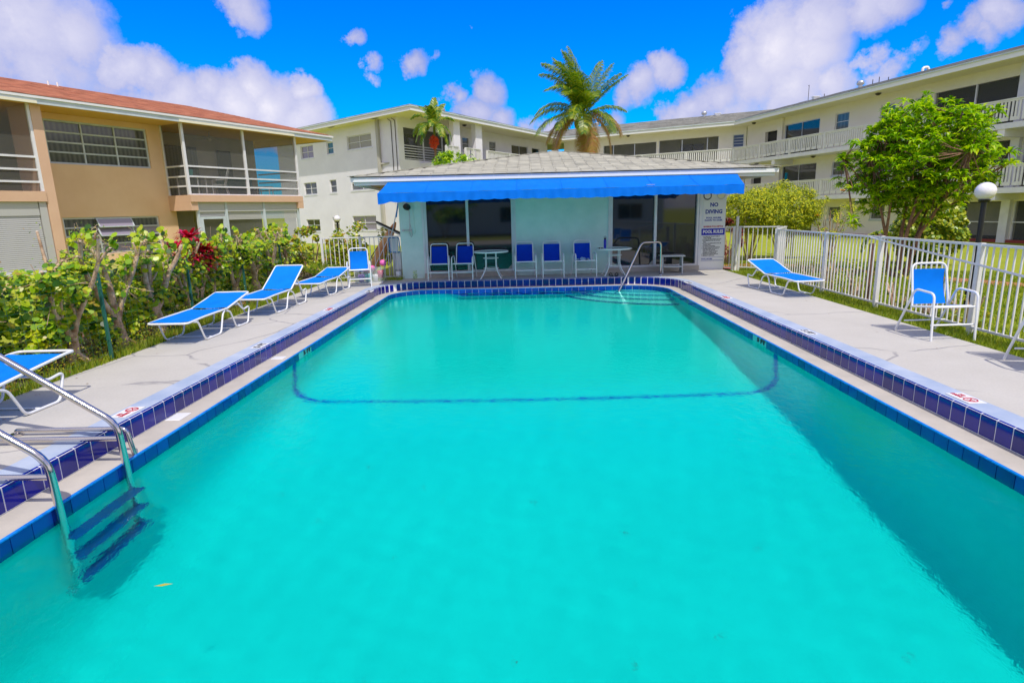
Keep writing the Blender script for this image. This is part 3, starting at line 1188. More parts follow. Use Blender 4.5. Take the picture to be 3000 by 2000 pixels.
# ---- left peach building
FL = Frame(-10.25, 27.95, 25.7)
lb = thing('apartment_building', FL.P(-5, -4, -0.3), 'peach two-storey apartment house with red shingle roof behind the hedge', 'building')
W1 = (-9.46, -6.04, 3.67, 5.08)
W2 = (-9.40, -6.04, 0.62, 1.91)
mb = MB()
holed_wall(mb, FL, -10.1, -5.48, -0.4, 5.27, -1.55, -1.3, [W1, W2])
fbox(mb, FL, -20, -5.48, -8.5, -8.3, -0.4, 5.27)
fbox(mb, FL, -5.48, 0.0, -8.5, -8.3, -0.4, 5.27)
fbox(mb, FL, -0.2, 0.0, -8.3, -2.9, -0.4, 5.27)
mb.build('wall', 'stucco_peach', lb, world=True)
bx(FL, [(-5.48, -5.3, -2.7, -1.3, -0.4, 2.4), (-5.48, -5.3, -2.7, -1.55, 2.66, 5.27)], 'return_wall', 'stucco_peach', lb)
bx(FL, [(-10.38, -10.10, -1.3, 0.0, -0.4, 5.27)], 'pillar', 'trim_peach', lb)
bx(FL, [(-5.56, 0.08, -2.7, 0.06, 2.40, 2.66)], 'porch_slab', 'trim_peach', lb)
bx(FL, [(-5.56, -5.26, -1.3, 0.0, 2.08, 2.398)], 'bracket', 'trim_peach', lb)
bx(FL, [(-0.22, 0.08, -1.3, 0.055, 2.12, 2.398)], 'bracket', 'trim_peach', lb)
bx(FL, [(-20, -10.384, -2.7, 0.03, 2.40, 2.71)], 'porch_slab', 'trim_peach', lb)
# inside of the porches
bx(FL, [(-5.3, -0.0, -2.9, -2.7, -0.4, 5.27), (-20, -10.38, -2.9, -2.7, -0.4, 5.27)], 'porch_back_wall', 'interior_wall', lb)
bx(FL, [(-4.9, -3.1, -2.69, -2.62, 2.67, 4.75)], 'sliding_door', 'glass_curtain', lb)
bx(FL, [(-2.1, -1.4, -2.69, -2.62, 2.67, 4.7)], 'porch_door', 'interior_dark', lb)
window(FL, *W1, -1.36, lb, 3, 4, glass='glass_curtain', frame='fascia_grey', fw=0.06, mw=0.05)
window(FL, *W2, -1.36, lb, 3, 4, glass=['glass_curtain', 'glass_violet', 'glass_curtain'], frame='alu', fw=0.06, mw=0.05)
# tilted awning sashes of the lower window
for k in range(2):
    z1_ = 1.86 - k * 0.31
    s_ = MB()
    A = FL.P(-8.32, -1.33, z1_)
    B = FL.P(-7.12, -1.33, z1_)
    d_ = FL.n * 0.16 + Vector((0, 0, -0.29))
    for p_, q_ in ((A, B), (A + d_, B + d_), (A, A + d_), (B, B + d_)):
        s_.bar(p_, q_, 0.035)
    sa = s_.build('open_sash', 'fascia_grey', lb, world=True)
    MB().quad(A + d_ * 0.05, B + d_ * 0.05, B + d_ * 0.95, A + d_ * 0.95).build('pane', 'glass_violet', sa, world=True)
# porch posts and rails (upper)
for u in (-5.50, -2.80, 0.0):
    bx(FL, [(u - 0.05, u + 0.05, -0.12, -0.02, 2.665, 5.27)], 'porch_post', 'white_paint', lb)
for u in (-5.50,):
    bx(FL, [(u - 0.03, u + 0.03, -1.29, -1.22, 2.665, 5.27)], 'porch_post', 'white_paint', lb)
for z in (2.99, 3.35, 3.73):
    bx(FL, [(-5.45, -2.85, -0.10, -0.05, z - 0.03, z + 0.03), (-2.75, -0.05, -0.10, -0.05, z - 0.03, z + 0.03)], 'rail', 'white_paint', lb)
    bx(FL, [(-5.53, -5.47, -1.21, -0.13, z - 0.03, z + 0.03)], 'rail', 'white_paint', lb)
    bx(FL, [(0.0 - 0.03, 0.03, -2.6, -0.13, z - 0.03, z + 0.03)], 'rail', 'white_paint', lb)
    bx(FL, [(-16, -10.384, -0.10, -0.05, z - 0.03, z + 0.03)], 'rail', 'white_paint', lb)
bx(FL, [(-5.45, -2.85, -0.10, -0.05, 2.665, 2.71), (-2.75, -0.05, -0.10, -0.05, 2.665, 2.71)], 'sill_rail', 'white_paint', lb)
bx(FL, [(-10.46, -10.384, -0.12, -0.02, 2.715, 5.27)], 'porch_post', 'white_paint', lb)
# screens
for (a_, b_) in ((-5.45, -2.85), (-2.75, -0.05), (-16, -10.46)):
    MB().quad(FL.P(a_, -0.08, 2.72), FL.P(b_, -0.08, 2.72), FL.P(b_, -0.08, 5.26), FL.P(a_, -0.08, 5.26)).build('insect_screen', 'insect_screen', lb, world=True)
MB().quad(FL.P(-5.5, -0.13, 2.68), FL.P(-5.5, -1.22, 2.68), FL.P(-5.5, -1.22, 5.26), FL.P(-5.5, -0.13, 5.26)).build('insect_screen', 'insect_screen', lb, world=True)
MB().quad(FL.P(0, -0.13, 2.68), FL.P(0, -2.69, 2.68), FL.P(0, -2.69, 5.26), FL.P(0, -0.13, 5.26)).build('insect_screen', 'insect_screen', lb, world=True)
# ceiling fan on the porch
fan = MB()
c_ = FL.P(-3.4, -1.3, 5.0)
fan.lathe([(0.02, 0.26), (0.02, 0.05), (0.11, 0.04), (0.11, -0.06), (0.03, -0.10)], c_, 12)
fn = fan.build('ceiling_fan', 'interior_wall', lb, world=True)
for k in range(5):
    a_ = k * 2 * math.pi / 5 + 0.3
    d_ = Vector((math.cos(a_), math.sin(a_), 0))
    MB().bar(c_ + d_ * 0.12, c_ + d_ * 0.66, 0.13, 0.012).build('fan_blade', 'interior_wall', fn, world=True)
# lower porch: white posts, half lowered roller shutters, screens, door frame
for u in (-5.24, -3.98, -2.09, -0.16):
    bx(FL, [(u - 0.05, u + 0.05, -0.16, -0.06, -0.4, 2.398)], 'porch_post', 'fascia_grey', lb)
for k, (a_, b_) in enumerate(((-5.18, -4.04), (-3.92, -2.15), (-2.03, -0.22))):
    hz = [2.02, 2.02, 2.02][k]
    bx(FL, [(a_, b_, -0.30, -0.08, hz, 2.396)], 'shutter_box', 'shutter_grey', lb)
    sb = MB()
    zz_ = hz
    zb = (1.86, 1.74, 1.74)[k]
    while zz_ > zb:
        fbox(sb, FL, a_, b_, -0.16, -0.135 - 0.0, zz_ - 0.052, zz_ - 0.004)
        zz_ -= 0.055
    sb.build('roller_shutter', 'shutter_grey', lb, world=True)
    MB().quad(FL.P(a_, -0.2, -0.3), FL.P(b_, -0.2, -0.3), FL.P(b_, -0.2, hz), FL.P(a_, -0.2, hz)).build('insect_screen', 'insect_screen', lb, world=True)
bx(FL, [(-5.18, -5.06, -0.13, -0.07, -0.3, 1.84), (-4.16, -4.04, -0.13, -0.07, -0.3, 1.84), (-5.06, -4.16, -0.13, -0.07, 1.74, 1.84)], 'door_frame', 'fascia_grey', lb)
MB().quad(FL.P(-5.3, -0.3, -0.3), FL.P(-5.3, -1.3, -0.3), FL.P(-5.3, -1.3, 2.08), FL.P(-5.3, -0.3, 2.08)).build('insect_screen', 'insect_screen', lb, world=True)
# closed roller shutter of the near ground-floor porch, slat by slat
slat = MB().box(-3.0, 3.0, -0.012, 0.012, -0.026, 0.026)
sm_ = mesh_of(slat, 'shutter_slat', 'shutter_grey')
Ms = []
z = 0.32
while z < 1.98:
    M = FL.M.copy()
    M.col[3][:3] = FL.P(-13.62, -0.10, z)
    Ms.append(M @ Matrix.Rotation(R(12), 4, 'X'))
    z += 0.058
pieces('shutter_slat', sm_, Ms, lb)
bx(FL, [(-16.6, -10.62, -0.30, -0.06, 1.98, 2.396)], 'shutter_box', 'shutter_grey', lb)
bx(FL, [(-10.60, -10.40, -0.16, -0.04, -0.3, 2.396)], 'shutter_guide', 'shutter_grey', lb)
bx(FL, [(-16.6, -10.62, -0.16, 0.02, 0.22, 0.29)], 'shutter_sill', 'white_paint', lb)
bx(FL, [(-16.6, -10.38, -0.3, -0.02, -0.4, 0.215)], 'porch_wall', 'stucco_peach', lb)
# soffit, fascia, roof
bx(FL, [(-20, 2.1, -1.3, 0.21, 5.275, 5.30), (-20, 2.1, -8.9, -1.3, 5.28, 5.31)], 'soffit', 'soffit_orange', lb)
bx(FL, [(-20, 2.12, 0.21, 0.25, 5.25, 5.40), (2.10, 2.14, -8.9, 0.21, 5.25, 5.40)], 'fascia', 'fascia_grey', lb)
bx(FL, [(-20, 2.16, 0.21, 0.29, 5.402, 5.475), (2.08, 2.18, -8.9, 0.21, 5.402, 5.475)], 'drip_edge', 'drip_white', lb)
bx(FL, [(-5.75, -0.3, 0.253, 0.30, 5.25, 5.33)], 'screen_track', 'soffit_cream', lb)
bx(FL, [(-16, -10.3, 0.253, 0.30, 5.25, 5.33)], 'screen_track', 'soffit_cream', lb)
rf = MB()
E1, E2, Rg1, Rg2 = FL.P(-20, 0.28, 5.48), FL.P(2.17, 0.28, 5.48), FL.P(-20, -3.95, 6.66), FL.P(-2.0, -3.95, 6.66)
Bk1, Bk2 = FL.P(-20, -8.9, 5.48), FL.P(2.17, -8.9, 5.48)
rf.quad(E1, E2, Rg2, Rg1).quad(E2, Bk2, Rg2).quad(Bk2, Bk1, Rg1, Rg2)
roof = rf.build('roof', 'shingle_red', lb, world=True)
shingles(FL, 'shingle_tab', 'shingle_red', roof, lambda s: (-19.9, 2.17 - 4.17 * s, 0.28 - 4.23 * s, 5.48 + 1.18 * s), 0.32, 0.145, 0, 0.014, True)
pv = MB()
for u in (-7.6, -7.9):
    pv.tube([FL.P(u, -3.6, 6.55), FL.P(u, -3.6, 6.72)], 0.03, 6)
pv.build('vent_pipe', 'drip_white', roof, world=True)

# furniture on the upper porch: things of their own
pc = thing('porch_chair', FL.P(-3.7, -0.62, 2.665), 'white high-backed chair on the upper screened porch of the peach house', 'chair', rz=R(-70))
mb = MB()
for sx in (-.25, .25):
    mb.tube(bend([(sx, -.25, 0), (sx, -.25, .62), (sx, .22, .64)], .05), .018, 6).tube([(sx, .3, 0), (sx, .2, .45), (sx, .38, 1.05)], .018, 6)
mb.tube([(-.25, -.25, .12), (.25, -.25, .12)], .014, 6).tube([(-.25, .38, 1.05), (.25, .38, 1.05)], .018, 6)
mb.build('frame', 'white_metal', pc)
MB().box(-.24, .24, -.24, .24, .42, .45).build('seat', 'fascia_grey', pc)
MB().quad((-.24, .21, .47), (.24, .21, .47), (.24, .38, 1.04), (-.24, .38, 1.04)).build('backrest', 'white_paint', pc)
pt = thing('porch_table', FL.P(-4.85, -0.75, 2.665), 'small white table holding a teal pot on the upper porch', 'table')
MB().box(-.45, .45, -.35, .35, .70, .73).build('table_top', 'white_paint', pt)
for sx in (-.4, .4):
    for sy in (-.3, .3):
        MB().bar((sx, sy, 0), (sx, sy, .70), .04).build('leg', 'white_paint', pt)
pot = MB().lathe([(0.001, 0), (.11, 0), (.14, .2), (.13, .26), (.11, .26), (.10, .05), (0.001, .04)], (0, 0, 0), 16).build('flower_pot', 'toy_teal')
pot.location = FL.P(-5.0, -0.62, 3.395)
tag(pot, 'teal pot standing on the white table of the upper porch', 'pot')
st2 = thing('porch_stool', FL.P(-1.2, -0.9, 2.665), 'low white stool at the right end of the upper porch', 'stool')
MB().box(-.3, .3, -.22, .22, .40, .43).build('seat', 'white_paint', st2)
for sx in (-.27, .27):
    for sy in (-.19, .19):
        MB().bar((sx, sy, 0), (sx, sy, .40), .03).build('leg', 'white_paint', st2)
sofa = thing('porch_sofa', FL.P(-1.6, -2.1, 2.665), 'blue cushioned sofa against the back wall of the upper porch', 'sofa')
MB().bev(-.8, .8, -.35, .35, .1, .42, .05).build('seat', 'glass_blue', sofa, world=False)
MB().bev(-.8, .8, -.42, -.3, .42, .85, .05).build('backrest', 'glass_teal', sofa)

# ---- white complex behind: eave line A-left, outer corner, inner corner
FA = Frame(-6.42, 36.42, 130.1)
FB = Frame(-6.42, 36.42, 29.8)
FC = Frame(16.17, 47.3, -61.75, side=-1)
FD = Frame(16.17, 47.3, 165.27)
wb_ = thing('apartment_block', (-8, 42, -0.3), 'white three-storey apartment block with screened corner porch, behind the pool house', 'building')
wc_ = thing('apartment_wing', (20, 38, -0.3), 'long cream three-storey wing with slatted white balconies on the right', 'building')

E_A0 = FA.P(-17.5, 0, 0)
EAVE = [E_A0, Vector((-6.42, 36.42, 0)), FB.P(20.3, 0, 0), Vector((16.17, 47.3, 0)), FD.P(30, 0, 0)]
NRM = []
for a_, b_ in zip(EAVE, EAVE[1:]):
    d_ = (b_ - a_).normalized()
    NRM.append(Vector((d_.y, -d_.x, 0)))     # outward, toward the courtyard


def off_poly(d):
    """eave polyline shifted outwards by d (negative = into the building)"""
    out = []
    for i, p_ in enumerate(EAVE):
        if i == 0:
            out.append(p_ + NRM[0] * d)
        elif i == len(EAVE) - 1:
            out.append(p_ + NRM[-1] * d)
        else:
            n1_, n2_ = NRM[i - 1], NRM[i]
            k_ = (1 + n1_.dot(n2_))
            out.append(p_ + (n1_ + n2_) * (d / k_))
    return out


def ribbon(d1, z1_, d2, z2_, i0, i1, mb=None):
    a_, b_ = off_poly(d1), off_poly(d2)
    mb = mb or MB()
    for i in range(i0, i1):
        mb.quad(a_[i] + Vector((0, 0, z1_)), a_[i + 1] + Vector((0, 0, z1_)), b_[i + 1] + Vector((0, 0, z2_)), b_[i] + Vector((0, 0, z2_)))
    return mb


for (bd, i0, i1) in ((wb_, 0, 2), (wc_, 2, 4)):
    ribbon(0, 7.66, -2.6, 7.66, i0, i1).build('soffit', 'soffit_cream', bd, world=True)
    mb = ribbon(0.0, 7.64, 0.0, 7.86, i0, i1)
    ribbon(-0.03, 7.64, 0.0, 7.64, i0, i1, mb)
    mb.build('fascia', 'drip_white', bd, world=True)
    mb = ribbon(0.05, 7.86, 0.05, 7.93, i0, i1)
    ribbon(0.0, 7.86, 0.05, 7.86, i0, i1, mb)
    mb.build('drip_edge', 'fascia_grey', bd, world=True)
    mb = ribbon(0.05, 7.93, -5.0, 9.17, i0, i1)
    ribbon(-5.0, 9.17, -10.0, 7.93, i0, i1, mb)
    rf_ = mb.build('roof', 'shingle_far', bd, world=True)
    # courses of shingles, each row a thin step
    op = MB()
    for j in range(28):
        s0, s1 = j / 28, (j + 1) / 28
        d0, d1 = 0.05 - 5.05 * s0, 0.05 - 5.05 * s1
        z0_, z1_ = 7.93 + 1.24 * s0 + 0.03, 7.93 + 1.24 * s1 + 0.006
        a_, b_ = off_poly(d0), off_poly(d1)
        for i in range(i0, i1):
            L_ = (a_[i + 1] - a_[i]).length
            n_ = max(1, int(L_ / 0.9))
            for q in range(n_):
                p0, p1 = a_[i].lerp(a_[i + 1], q / n_), a_[i].lerp(a_[i + 1], (q + .985) / n_)
                p2, p3 = b_[i].lerp(b_[i + 1], (q + .985) / n_), b_[i].lerp(b_[i + 1], q / n_)
                w_ = random.uniform(-.008, .008)
                zz0, zz1 = Vector((0, 0, z0_ + w_)), Vector((0, 0, z1_))
                op.quad(p0 + zz0, p1 + zz0, p2 + zz1, p3 + zz1)
                op.quad(p0 + zz0 - Vector((0, 0, .03)), p1 + zz0 - Vector((0, 0, .03)), p1 + zz0, p0 + zz0)
    op.build('shingle_tab', 'shingle_far', rf_, world=True, kind='stuff')

# A: blank gable side with nine windows
AW = [(-14.06, -12.31, 5.95, 6.86), (-10.50, -9.68, 6.02, 6.82), (-7.95, -5.20, 6.10, 6.97),
      (-14.07, -12.30, 3.34, 4.21), (-10.53, -9.67, 3.36, 4.25), (-7.90, -5.23, 3.41, 4.35),
      (-14.20, -12.30, 0.62, 1.51), (-10.57, -9.70, 0.70, 1.63), (-8.03, -5.29, 0.72, 1.68)]
mb = MB()
holed_wall(mb, FA, -17.5, -2.42, -0.35, 7.66, -1.15, -0.90, AW)
fbox(mb, FA, -17.5, -17.3, -10, -1.15, -0.35, 7.66)
mb.build('wall', 'stucco_white', wb_, world=True)
GL = ['glass_violet', 'glass_teal', 'glass_blind', 'glass_curtain', 'glass_curtain', 'glass_curtain', 'glass_dark', 'glass_blind', 'glass_violet']
NU = [2, 1, 2, 2, 1, 2, 2, 1, 2]
for q, gl_, nu in zip(AW, GL, NU):
    window(FA, *q, -0.97, wb_, nu, 2, glass=gl_, frame='white_paint', sill=0.09)
for u in (-3.0, -2.6):
    MB().tube(bend([FA.P(u, -0.86, 2.5), FA.P(u, -0.86, 7.45), FA.P(u - .3, -0.86, 7.6)], .1), 0.022, 6).build('conduit', 'dark_bronze', wb_, world=True)
for u in (-8.92, -3.96):
    bx(FA, [(u - .32, u + .32, -0.5, -0.3, 7.652, 7.658)], 'soffit_vent', 'dark_bronze', wb_)
# B: walkway side
mb = MB()
BH = [(1.80, 6.9, 5.13, 7.08), (8.23, 9.10, 6.15, 7.05), (11.79, 12.8, 6.0, 7.05), (15.15, 17.9, 5.0, 7.06), (18.6, 20.0, 5.0, 7.06)]
holed_wall(mb, FB, 1.45, 21.5, -0.35, 7.66, -2.45, -2.20, BH)
mb.build('wall', 'stucco_white', wb_, world=True)
bx(FB, [(1.45, 21, -4.2, -4.0, -0.35, 7.66)], 'porch_back_wall', 'interior_wall', wb_)
bx(FB, [(3.2, 5.2, -3.98, -3.9, 5.0, 7.0)], 'sliding_door', 'glass_dark', wb_)
bx(FB, [(1.5, 21, -4.0, -2.45, 4.9, 5.0)], 'porch_floor', 'interior_wall', wb_)
bx(FB, [(1.80, 1.86, -2.32, -2.22, 5.13, 7.08), (3.79, 3.85, -2.32, -2.22, 5.13, 7.08), (5.84, 5.90, -2.32, -2.22, 5.13, 7.08), (6.84, 6.9, -2.32, -2.22, 5.13, 7.08)], 'screen_frame', 'white_paint', wb_)
for z in (5.2, 5.36, 5.52, 5.68, 5.84, 6.0):
    bx(FB, [(1.86, 5.84, -2.26, -2.22, z - .022, z + .022)], 'rail', 'white_paint', wb_)
MB().quad(FB.P(1.86, -2.3, 5.13), FB.P(6.84, -2.3, 5.13), FB.P(6.84, -2.3, 7.08), FB.P(1.86, -2.3, 7.08)).build('insect_screen', 'insect_screen', wb_, world=True)
window(FB, 8.23, 9.10, 6.15, 7.05, -2.25, wb_, 1, 2, glass='glass_curtain')
window(FB, 11.79, 12.8, 6.0, 7.05, -2.25, wb_, 1, 2, glass='glass_curtain')
window(FB, 15.15, 17.9, 5.0, 7.06, -2.25, wb_, 2, 1, glass='glass_dark')
window(FB, 18.6, 20.0, 5.0, 7.06, -2.25, wb_, 1, 1, glass='glass_dark')
bx(FB, [(4.72, 5.46, -0.75, -0.40, -0.35, 7.66)], 'column', 'stucco_white', wb_)
bx(FB, [(7.29, 8.10, -0.75, -0.40, -0.35, 7.66)], 'column', 'stucco_white', wb_)
bx(FB, [(3.3, 20.3, -2.2, -0.30, 4.72, 4.95), (3.3, 20.3, -2.2, -0.30, 2.0, 2.2)], 'balcony_slab', 'stucco_white', wb_)
lt = MB().lathe([(.001, -.08), (.08, -.06), (.15, 0), (.16, .03), (.05, .05)], (0, 0, 0), 12)
lmesh = mesh_of(lt, 'ceiling_light', 'dark_bronze')
for F_, pts_, par in ((FB, [(6.2, -1.1), (7.0, -1.1)], wb_), (FC, [(8.6, -.75)], wc_), (FD, [(1.2, -.75), (12.3, -.75)], wc_)):
    pieces('ceiling_light', lmesh, [Matrix.Translation(F_.P(u, o, 7.6)) for u, o in pts_], par)
pieces('ceiling_light', lmesh, [Matrix.Translation(FD.P(u, -.75, z)) for u, z in ((7.6, 4.67), (1.8, 4.67), (7.2, 1.95), (14.2, 4.67))], wc_)

# balusters come in panels: three uprights on a foot board with a drain notch
pn = MB()
for x in (-.155, 0, .155):
    pn.box(x - .042, x + .042, -.018, .018, 0.0, .80)
pn.box(-.20, .20, -.022, -.0181, 0.0, .16)
pn.box(-.20, .20, .0181, .022, 0.0, .16)
pmesh = mesh_of(pn, 'baluster_panel', 'fence_white')


def balcony(F, u0, u1, zf, par, post_every=3.0):
    bx(F, [(u0, u1, -1.5, 0.0, zf - 0.24, zf)], 'balcony_slab', 'white_paint', par)
    rl = bx(F, [(u0, u1, -0.10, 0.02, zf + 0.96, zf + 1.01)], 'balcony_rail', 'fence_white', par)
    bx(F, [(u0, u1, -0.07, -0.01, zf + 0.88, zf + 0.958)], 'under_rail', 'fence_white', rl)
    n_ = int((u1 - u0) / 0.475)
    Ms_ = []
    for i in range(n_):
        u = u0 + (i + .5) * (u1 - u0) / n_
        M = F.M.copy()
        M.col[3][:3] = F.P(u, -0.04, zf + 0.08)
        Ms_.append(M)
    pieces('baluster_panel', pmesh, Ms_, rl)
    nb_ = max(2, int((u1 - u0) / post_every))
    for i in range(nb_ + 1):
        u = u0 + (u1 - u0) * i / nb_
        bx(F, [(u - .07, u + .07, -0.085, 0.012, zf + .001, zf + 0.955)], 'balcony_post', 'fence_white', rl)


balcony(FC, 0.0, 14.3, 4.96, wc_)
balcony(FC, 0.0, 14.3, 2.2, wc_)
balcony(FD, 0.0, 28, 4.96, wc_)
balcony(FD, 0.0, 28, 2.2, wc_)
balcony(FB, 3.35, 4.70, 4.95, wb_)
balcony(FB, 5.48, 7.27, 4.95, wb_)
balcony(FB, 8.12, 20.3, 4.95, wb_)
for u in (4.6, 12.3, 20.0):
    bx(FD, [(u - .16, u + .16, -1.5, -0.04, 4.40, 4.718)], 'bracket', 'stucco_white', wc_)
    bx(FD, [(u - .16, u + .16, -1.5, -0.04, 1.66, 1.958)], 'bracket', 'stucco_white', wc_)
# C wall
CH = [(6.40, 11.06, 5.0, 7.04), (1.43, 6.19, 5.0, 7.10), (-0.45, 0.35, 6.16, 7.10), (6.40, 11.06, 2.25, 4.30), (1.43, 6.19, 2.25, 4.3)]
mb = MB()
holed_wall(mb, FC, -0.62, 14.8, -0.35, 7.66, -1.75, -1.50, CH)
mb.build('wall', 'stucco_cream', wc_, world=True)
bx(FC, [(-0.5, 14, -3.8, -3.6, -0.35, 7.66)], 'porch_back_wall', 'interior_wall', wc_)
bx(FC, [(4.9, 3.0, -3.59, -3.5, 5.9, 6.8)], 'sliding_door', 'glass_dark', wc_)
for z0_, z1_ in ((5.0, 7.04), (2.25, 4.3)):
    for us in ([6.4, 8.28, 10.15, 11.06], [1.43, 2.3, 4.3, 6.19]):
        bx(FC, [(u - .035, u + .035, -1.62, -1.53, z0_, z1_) for u in us], 'screen_frame', 'alu', wc_)
        MB().quad(FC.P(us[0], -1.6, z0_), FC.P(us[-1], -1.6, z0_), FC.P(us[-1], -1.6, z1_), FC.P(us[0], -1.6, z1_)).build('insect_screen', 'insect_screen', wc_, world=True)
window(FC, -0.45, 0.35, 6.16, 7.10, -1.55, wc_, 1, 4, glass='glass_blue', frame='fascia_grey')
# D wall
DH = []
for zf, zt in ((4.96, 7.13), (2.2, 4.36), (-0.32, 1.60)):
    DH += [(3.69, 7.06, zf + .02, zt), (15.17, 19.47, zf + .05, zt), (19.95, 24.2, zf + .05, zt), (14.06, 15.05, zf + .02, zt - .06), (24.4, 28, zf + .05, zt)]
DH += [(1.57, 3.05, 4.98, 6.92), (0.2, 1.4, 2.22, 4.2), (8.38, 9.50, 6.12, 7.15), (11.81, 12.81, 6.05, 7.08), (8.44, 9.52, 3.41, 4.28), (11.81, 12.81, 3.41, 4.28), (8.42, 9.46, 0.71, 1.50), (11.79, 12.81, 0.72, 1.58)]
mb = MB()
holed_wall(mb, FD, -0.62, 30, -0.35, 7.66, -1.75, -1.50, DH)
mb.build('wall', 'stucco_cream', wc_, world=True)
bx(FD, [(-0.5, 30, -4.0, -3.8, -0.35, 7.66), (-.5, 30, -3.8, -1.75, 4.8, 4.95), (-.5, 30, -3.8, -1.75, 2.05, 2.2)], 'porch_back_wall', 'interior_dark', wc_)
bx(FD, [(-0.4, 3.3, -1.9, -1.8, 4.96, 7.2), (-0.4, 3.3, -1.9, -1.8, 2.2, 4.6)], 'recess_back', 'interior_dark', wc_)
bx(FD, [(19.50, 19.90, -1.49, -1.30, -0.35, 1.96), (19.50, 19.90, -1.49, -1.30, 2.2, 4.716), (19.50, 19.90, -1.49, -1.30, 4.96, 7.655)], 'column', 'white_paint', wc_)
bx(FD, [(3.10, 3.60, -1.49, -1.35, 2.2, 4.716), (3.10, 3.60, -1.49, -1.35, 4.96, 7.655)], 'column', 'stucco_cream', wc_)
bx(FD, [(-0.5, 30, -1.49, -1.35, -0.35, -0.16)], 'plinth', 'rust_red', wc_)
for zf, zt in ((4.96, 7.13), (2.2, 4.36), (-0.32, 1.60)):
    window(FD, 3.69, 7.06, zf + .02, zt, -1.55, wc_, 2, 1, glass='glass_dark', frame='alu')
    window(FD, 14.06, 15.05, zf + .02, zt - .06, -1.55, wc_, 1, 1, glass='glass_dark', frame='white_paint')
    for us in ([15.17, 17.36, 19.47], [19.95, 22.1, 24.2], [24.4, 26.2, 28]):
        fr = [(u - .035, u + .035, -1.62, -1.53, zf + .05, zt) for u in us]
        if zf < 0:
            fr += [(us[0] + .035, us[1] - .035, -1.62, -1.54, 0.62, 0.67), (us[1] + .035, us[2] - .035, -1.62, -1.54, 0.62, 0.67)]
        bx(FD, fr, 'screen_frame', 'white_paint', wc_)
        MB().quad(FD.P(us[0], -1.6, zf + .05), FD.P(us[-1], -1.6, zf + .05), FD.P(us[-1], -1.6, zt), FD.P(us[0], -1.6, zt)).build('insect_screen', 'insect_screen', wc_, world=True)
for (a_, b_, c_, d_) in DH[-6:]:
    window(FD, a_, b_, c_, d_, -1.56, wc_, 1, 2, glass='glass_curtain', frame='white_paint', sill=0.08, sillmat='fascia_grey')
bx(FD, [(17.6, 19.3, -1.72, -1.66, 0.0, 1.55)], 'roller_blind', 'interior_wall', wc_)
bx(FD, [(15.3, 17.2, -1.72, -1.66, 0.0, 1.55)], 'roller_blind', 'interior_wall', wc_)
# things on the roof
tv = MB().tube([(0, 0, -.15), (0, 0, .18)], .14, 12).lathe([(.001, .17), (.2, .19), (.24, .30), (.2, .42), (.001, .48)], (0, 0, 0), 14)
tvm = mesh_of(tv, 'roof_turbine', 'galvanised')
pieces('roof_turbine', tvm, [Matrix.Translation(FD.P(6.8, -4.6, 9.05)), Matrix.Translation(FC.P(3.3, -4.6, 9.05)), Matrix.Translation(FC.P(12.87, -4.6, 9.05))], wc_)
pieces('roof_turbine', tvm, [Matrix.Translation(FB.P(6.5, -2.6, 8.4))], wb_)
gn = MB().tube(bend([(0, 0, -.1), (0, 0, .22), (.28, 0, .26), (.34, 0, .12)], .12), .075, 10).build('gooseneck_vent', 'drip_white', wc_)
gn.location = FD.P(11.55, -4.4, 9.0) - wc_.location
pieces('roof_box_vent', mesh_of(MB().box(-.2, .2, -.14, .14, 0, .14).box(-.26, .26, -.2, .2, .14, .18), 'roof_box_vent', 'drip_white'), [Matrix.Translation(FC.P(2.17, -4.4, 9.02)), Matrix.Translation(FD.P(3.0, -4.4, 9.02))], wc_)
an = MB().tube([FD.P(2.0, -4.6, 8.95), FD.P(2.0, -4.6, 10.15)], .02, 6).bar(FD.P(1.92, -4.6, 10.12), FD.P(2.0, -4.6, 10.15), .03).build('antenna_pole', 'dark_bronze', wc_, world=True)
sp_ = MB()
for u, h_ in ((3.84, .2), (8.0, .3), (8.5, .35), (9.2, .2)):
    sp_.tube([FD.P(u, -4.4, 9.0), FD.P(u, -4.4, 9.02 + h_)], .025, 6)
sp_.build('vent_pipe', 'dark_bronze', wc_, world=True)

# ------------------------------------------------------------------ POOL HOUSE
FH = Frame(-3.34, 16.25, 86.67)
FH.u = FH.u * 1.02
FH.M.col[0][:3] = FH.u      # u to the right along the front, o towards the pool
ph = thing('pool_house', FH.P(4.4, -3.5, 0), 'single-storey pool house with grey shingle roof and blue awning', 'building')
DZ0, DZ1 = 0.13, 2.20
mb = MB()
holed_wall(mb, FH, 0.0, 8.77, -0.05, 2.50, -0.20, 0.0, [(0.66, 3.03, DZ0, DZ1), (5.64, 8.05, DZ0, DZ1)])
mb.build('front_wall', 'stucco_aqua', ph, world=True)
bx(FH, [(0.0, 0.2, -7.2, -0.203, -0.05, 2.5), (8.57, 8.77, -7.2, -0.203, -0.05, 2.5), (0.2, 8.57, -7.2, -7.0, -0.05, 2.5)], 'side_wall', 'stucco_white', ph)
bx(FH, [(8.10, 8.772, 0.002, 0.022, 0.0, 2.49)], 'white_pier', 'sign_white', ph)
for q in [(0.60, 3.09, 0.002, 0.05, 0.0, 0.128), (5.58, 8.09, 0.002, 0.05, 0.0, 0.128)]:
    bx(FH, q, 'threshold', 'ledge_concrete', ph)
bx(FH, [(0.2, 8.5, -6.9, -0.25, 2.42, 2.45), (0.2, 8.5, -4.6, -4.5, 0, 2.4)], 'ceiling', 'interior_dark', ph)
bx(FH, [(0.2, 8.5, -7.0, -0.2, 0.0, 0.05)], 'floor', 'interior_wall', ph)
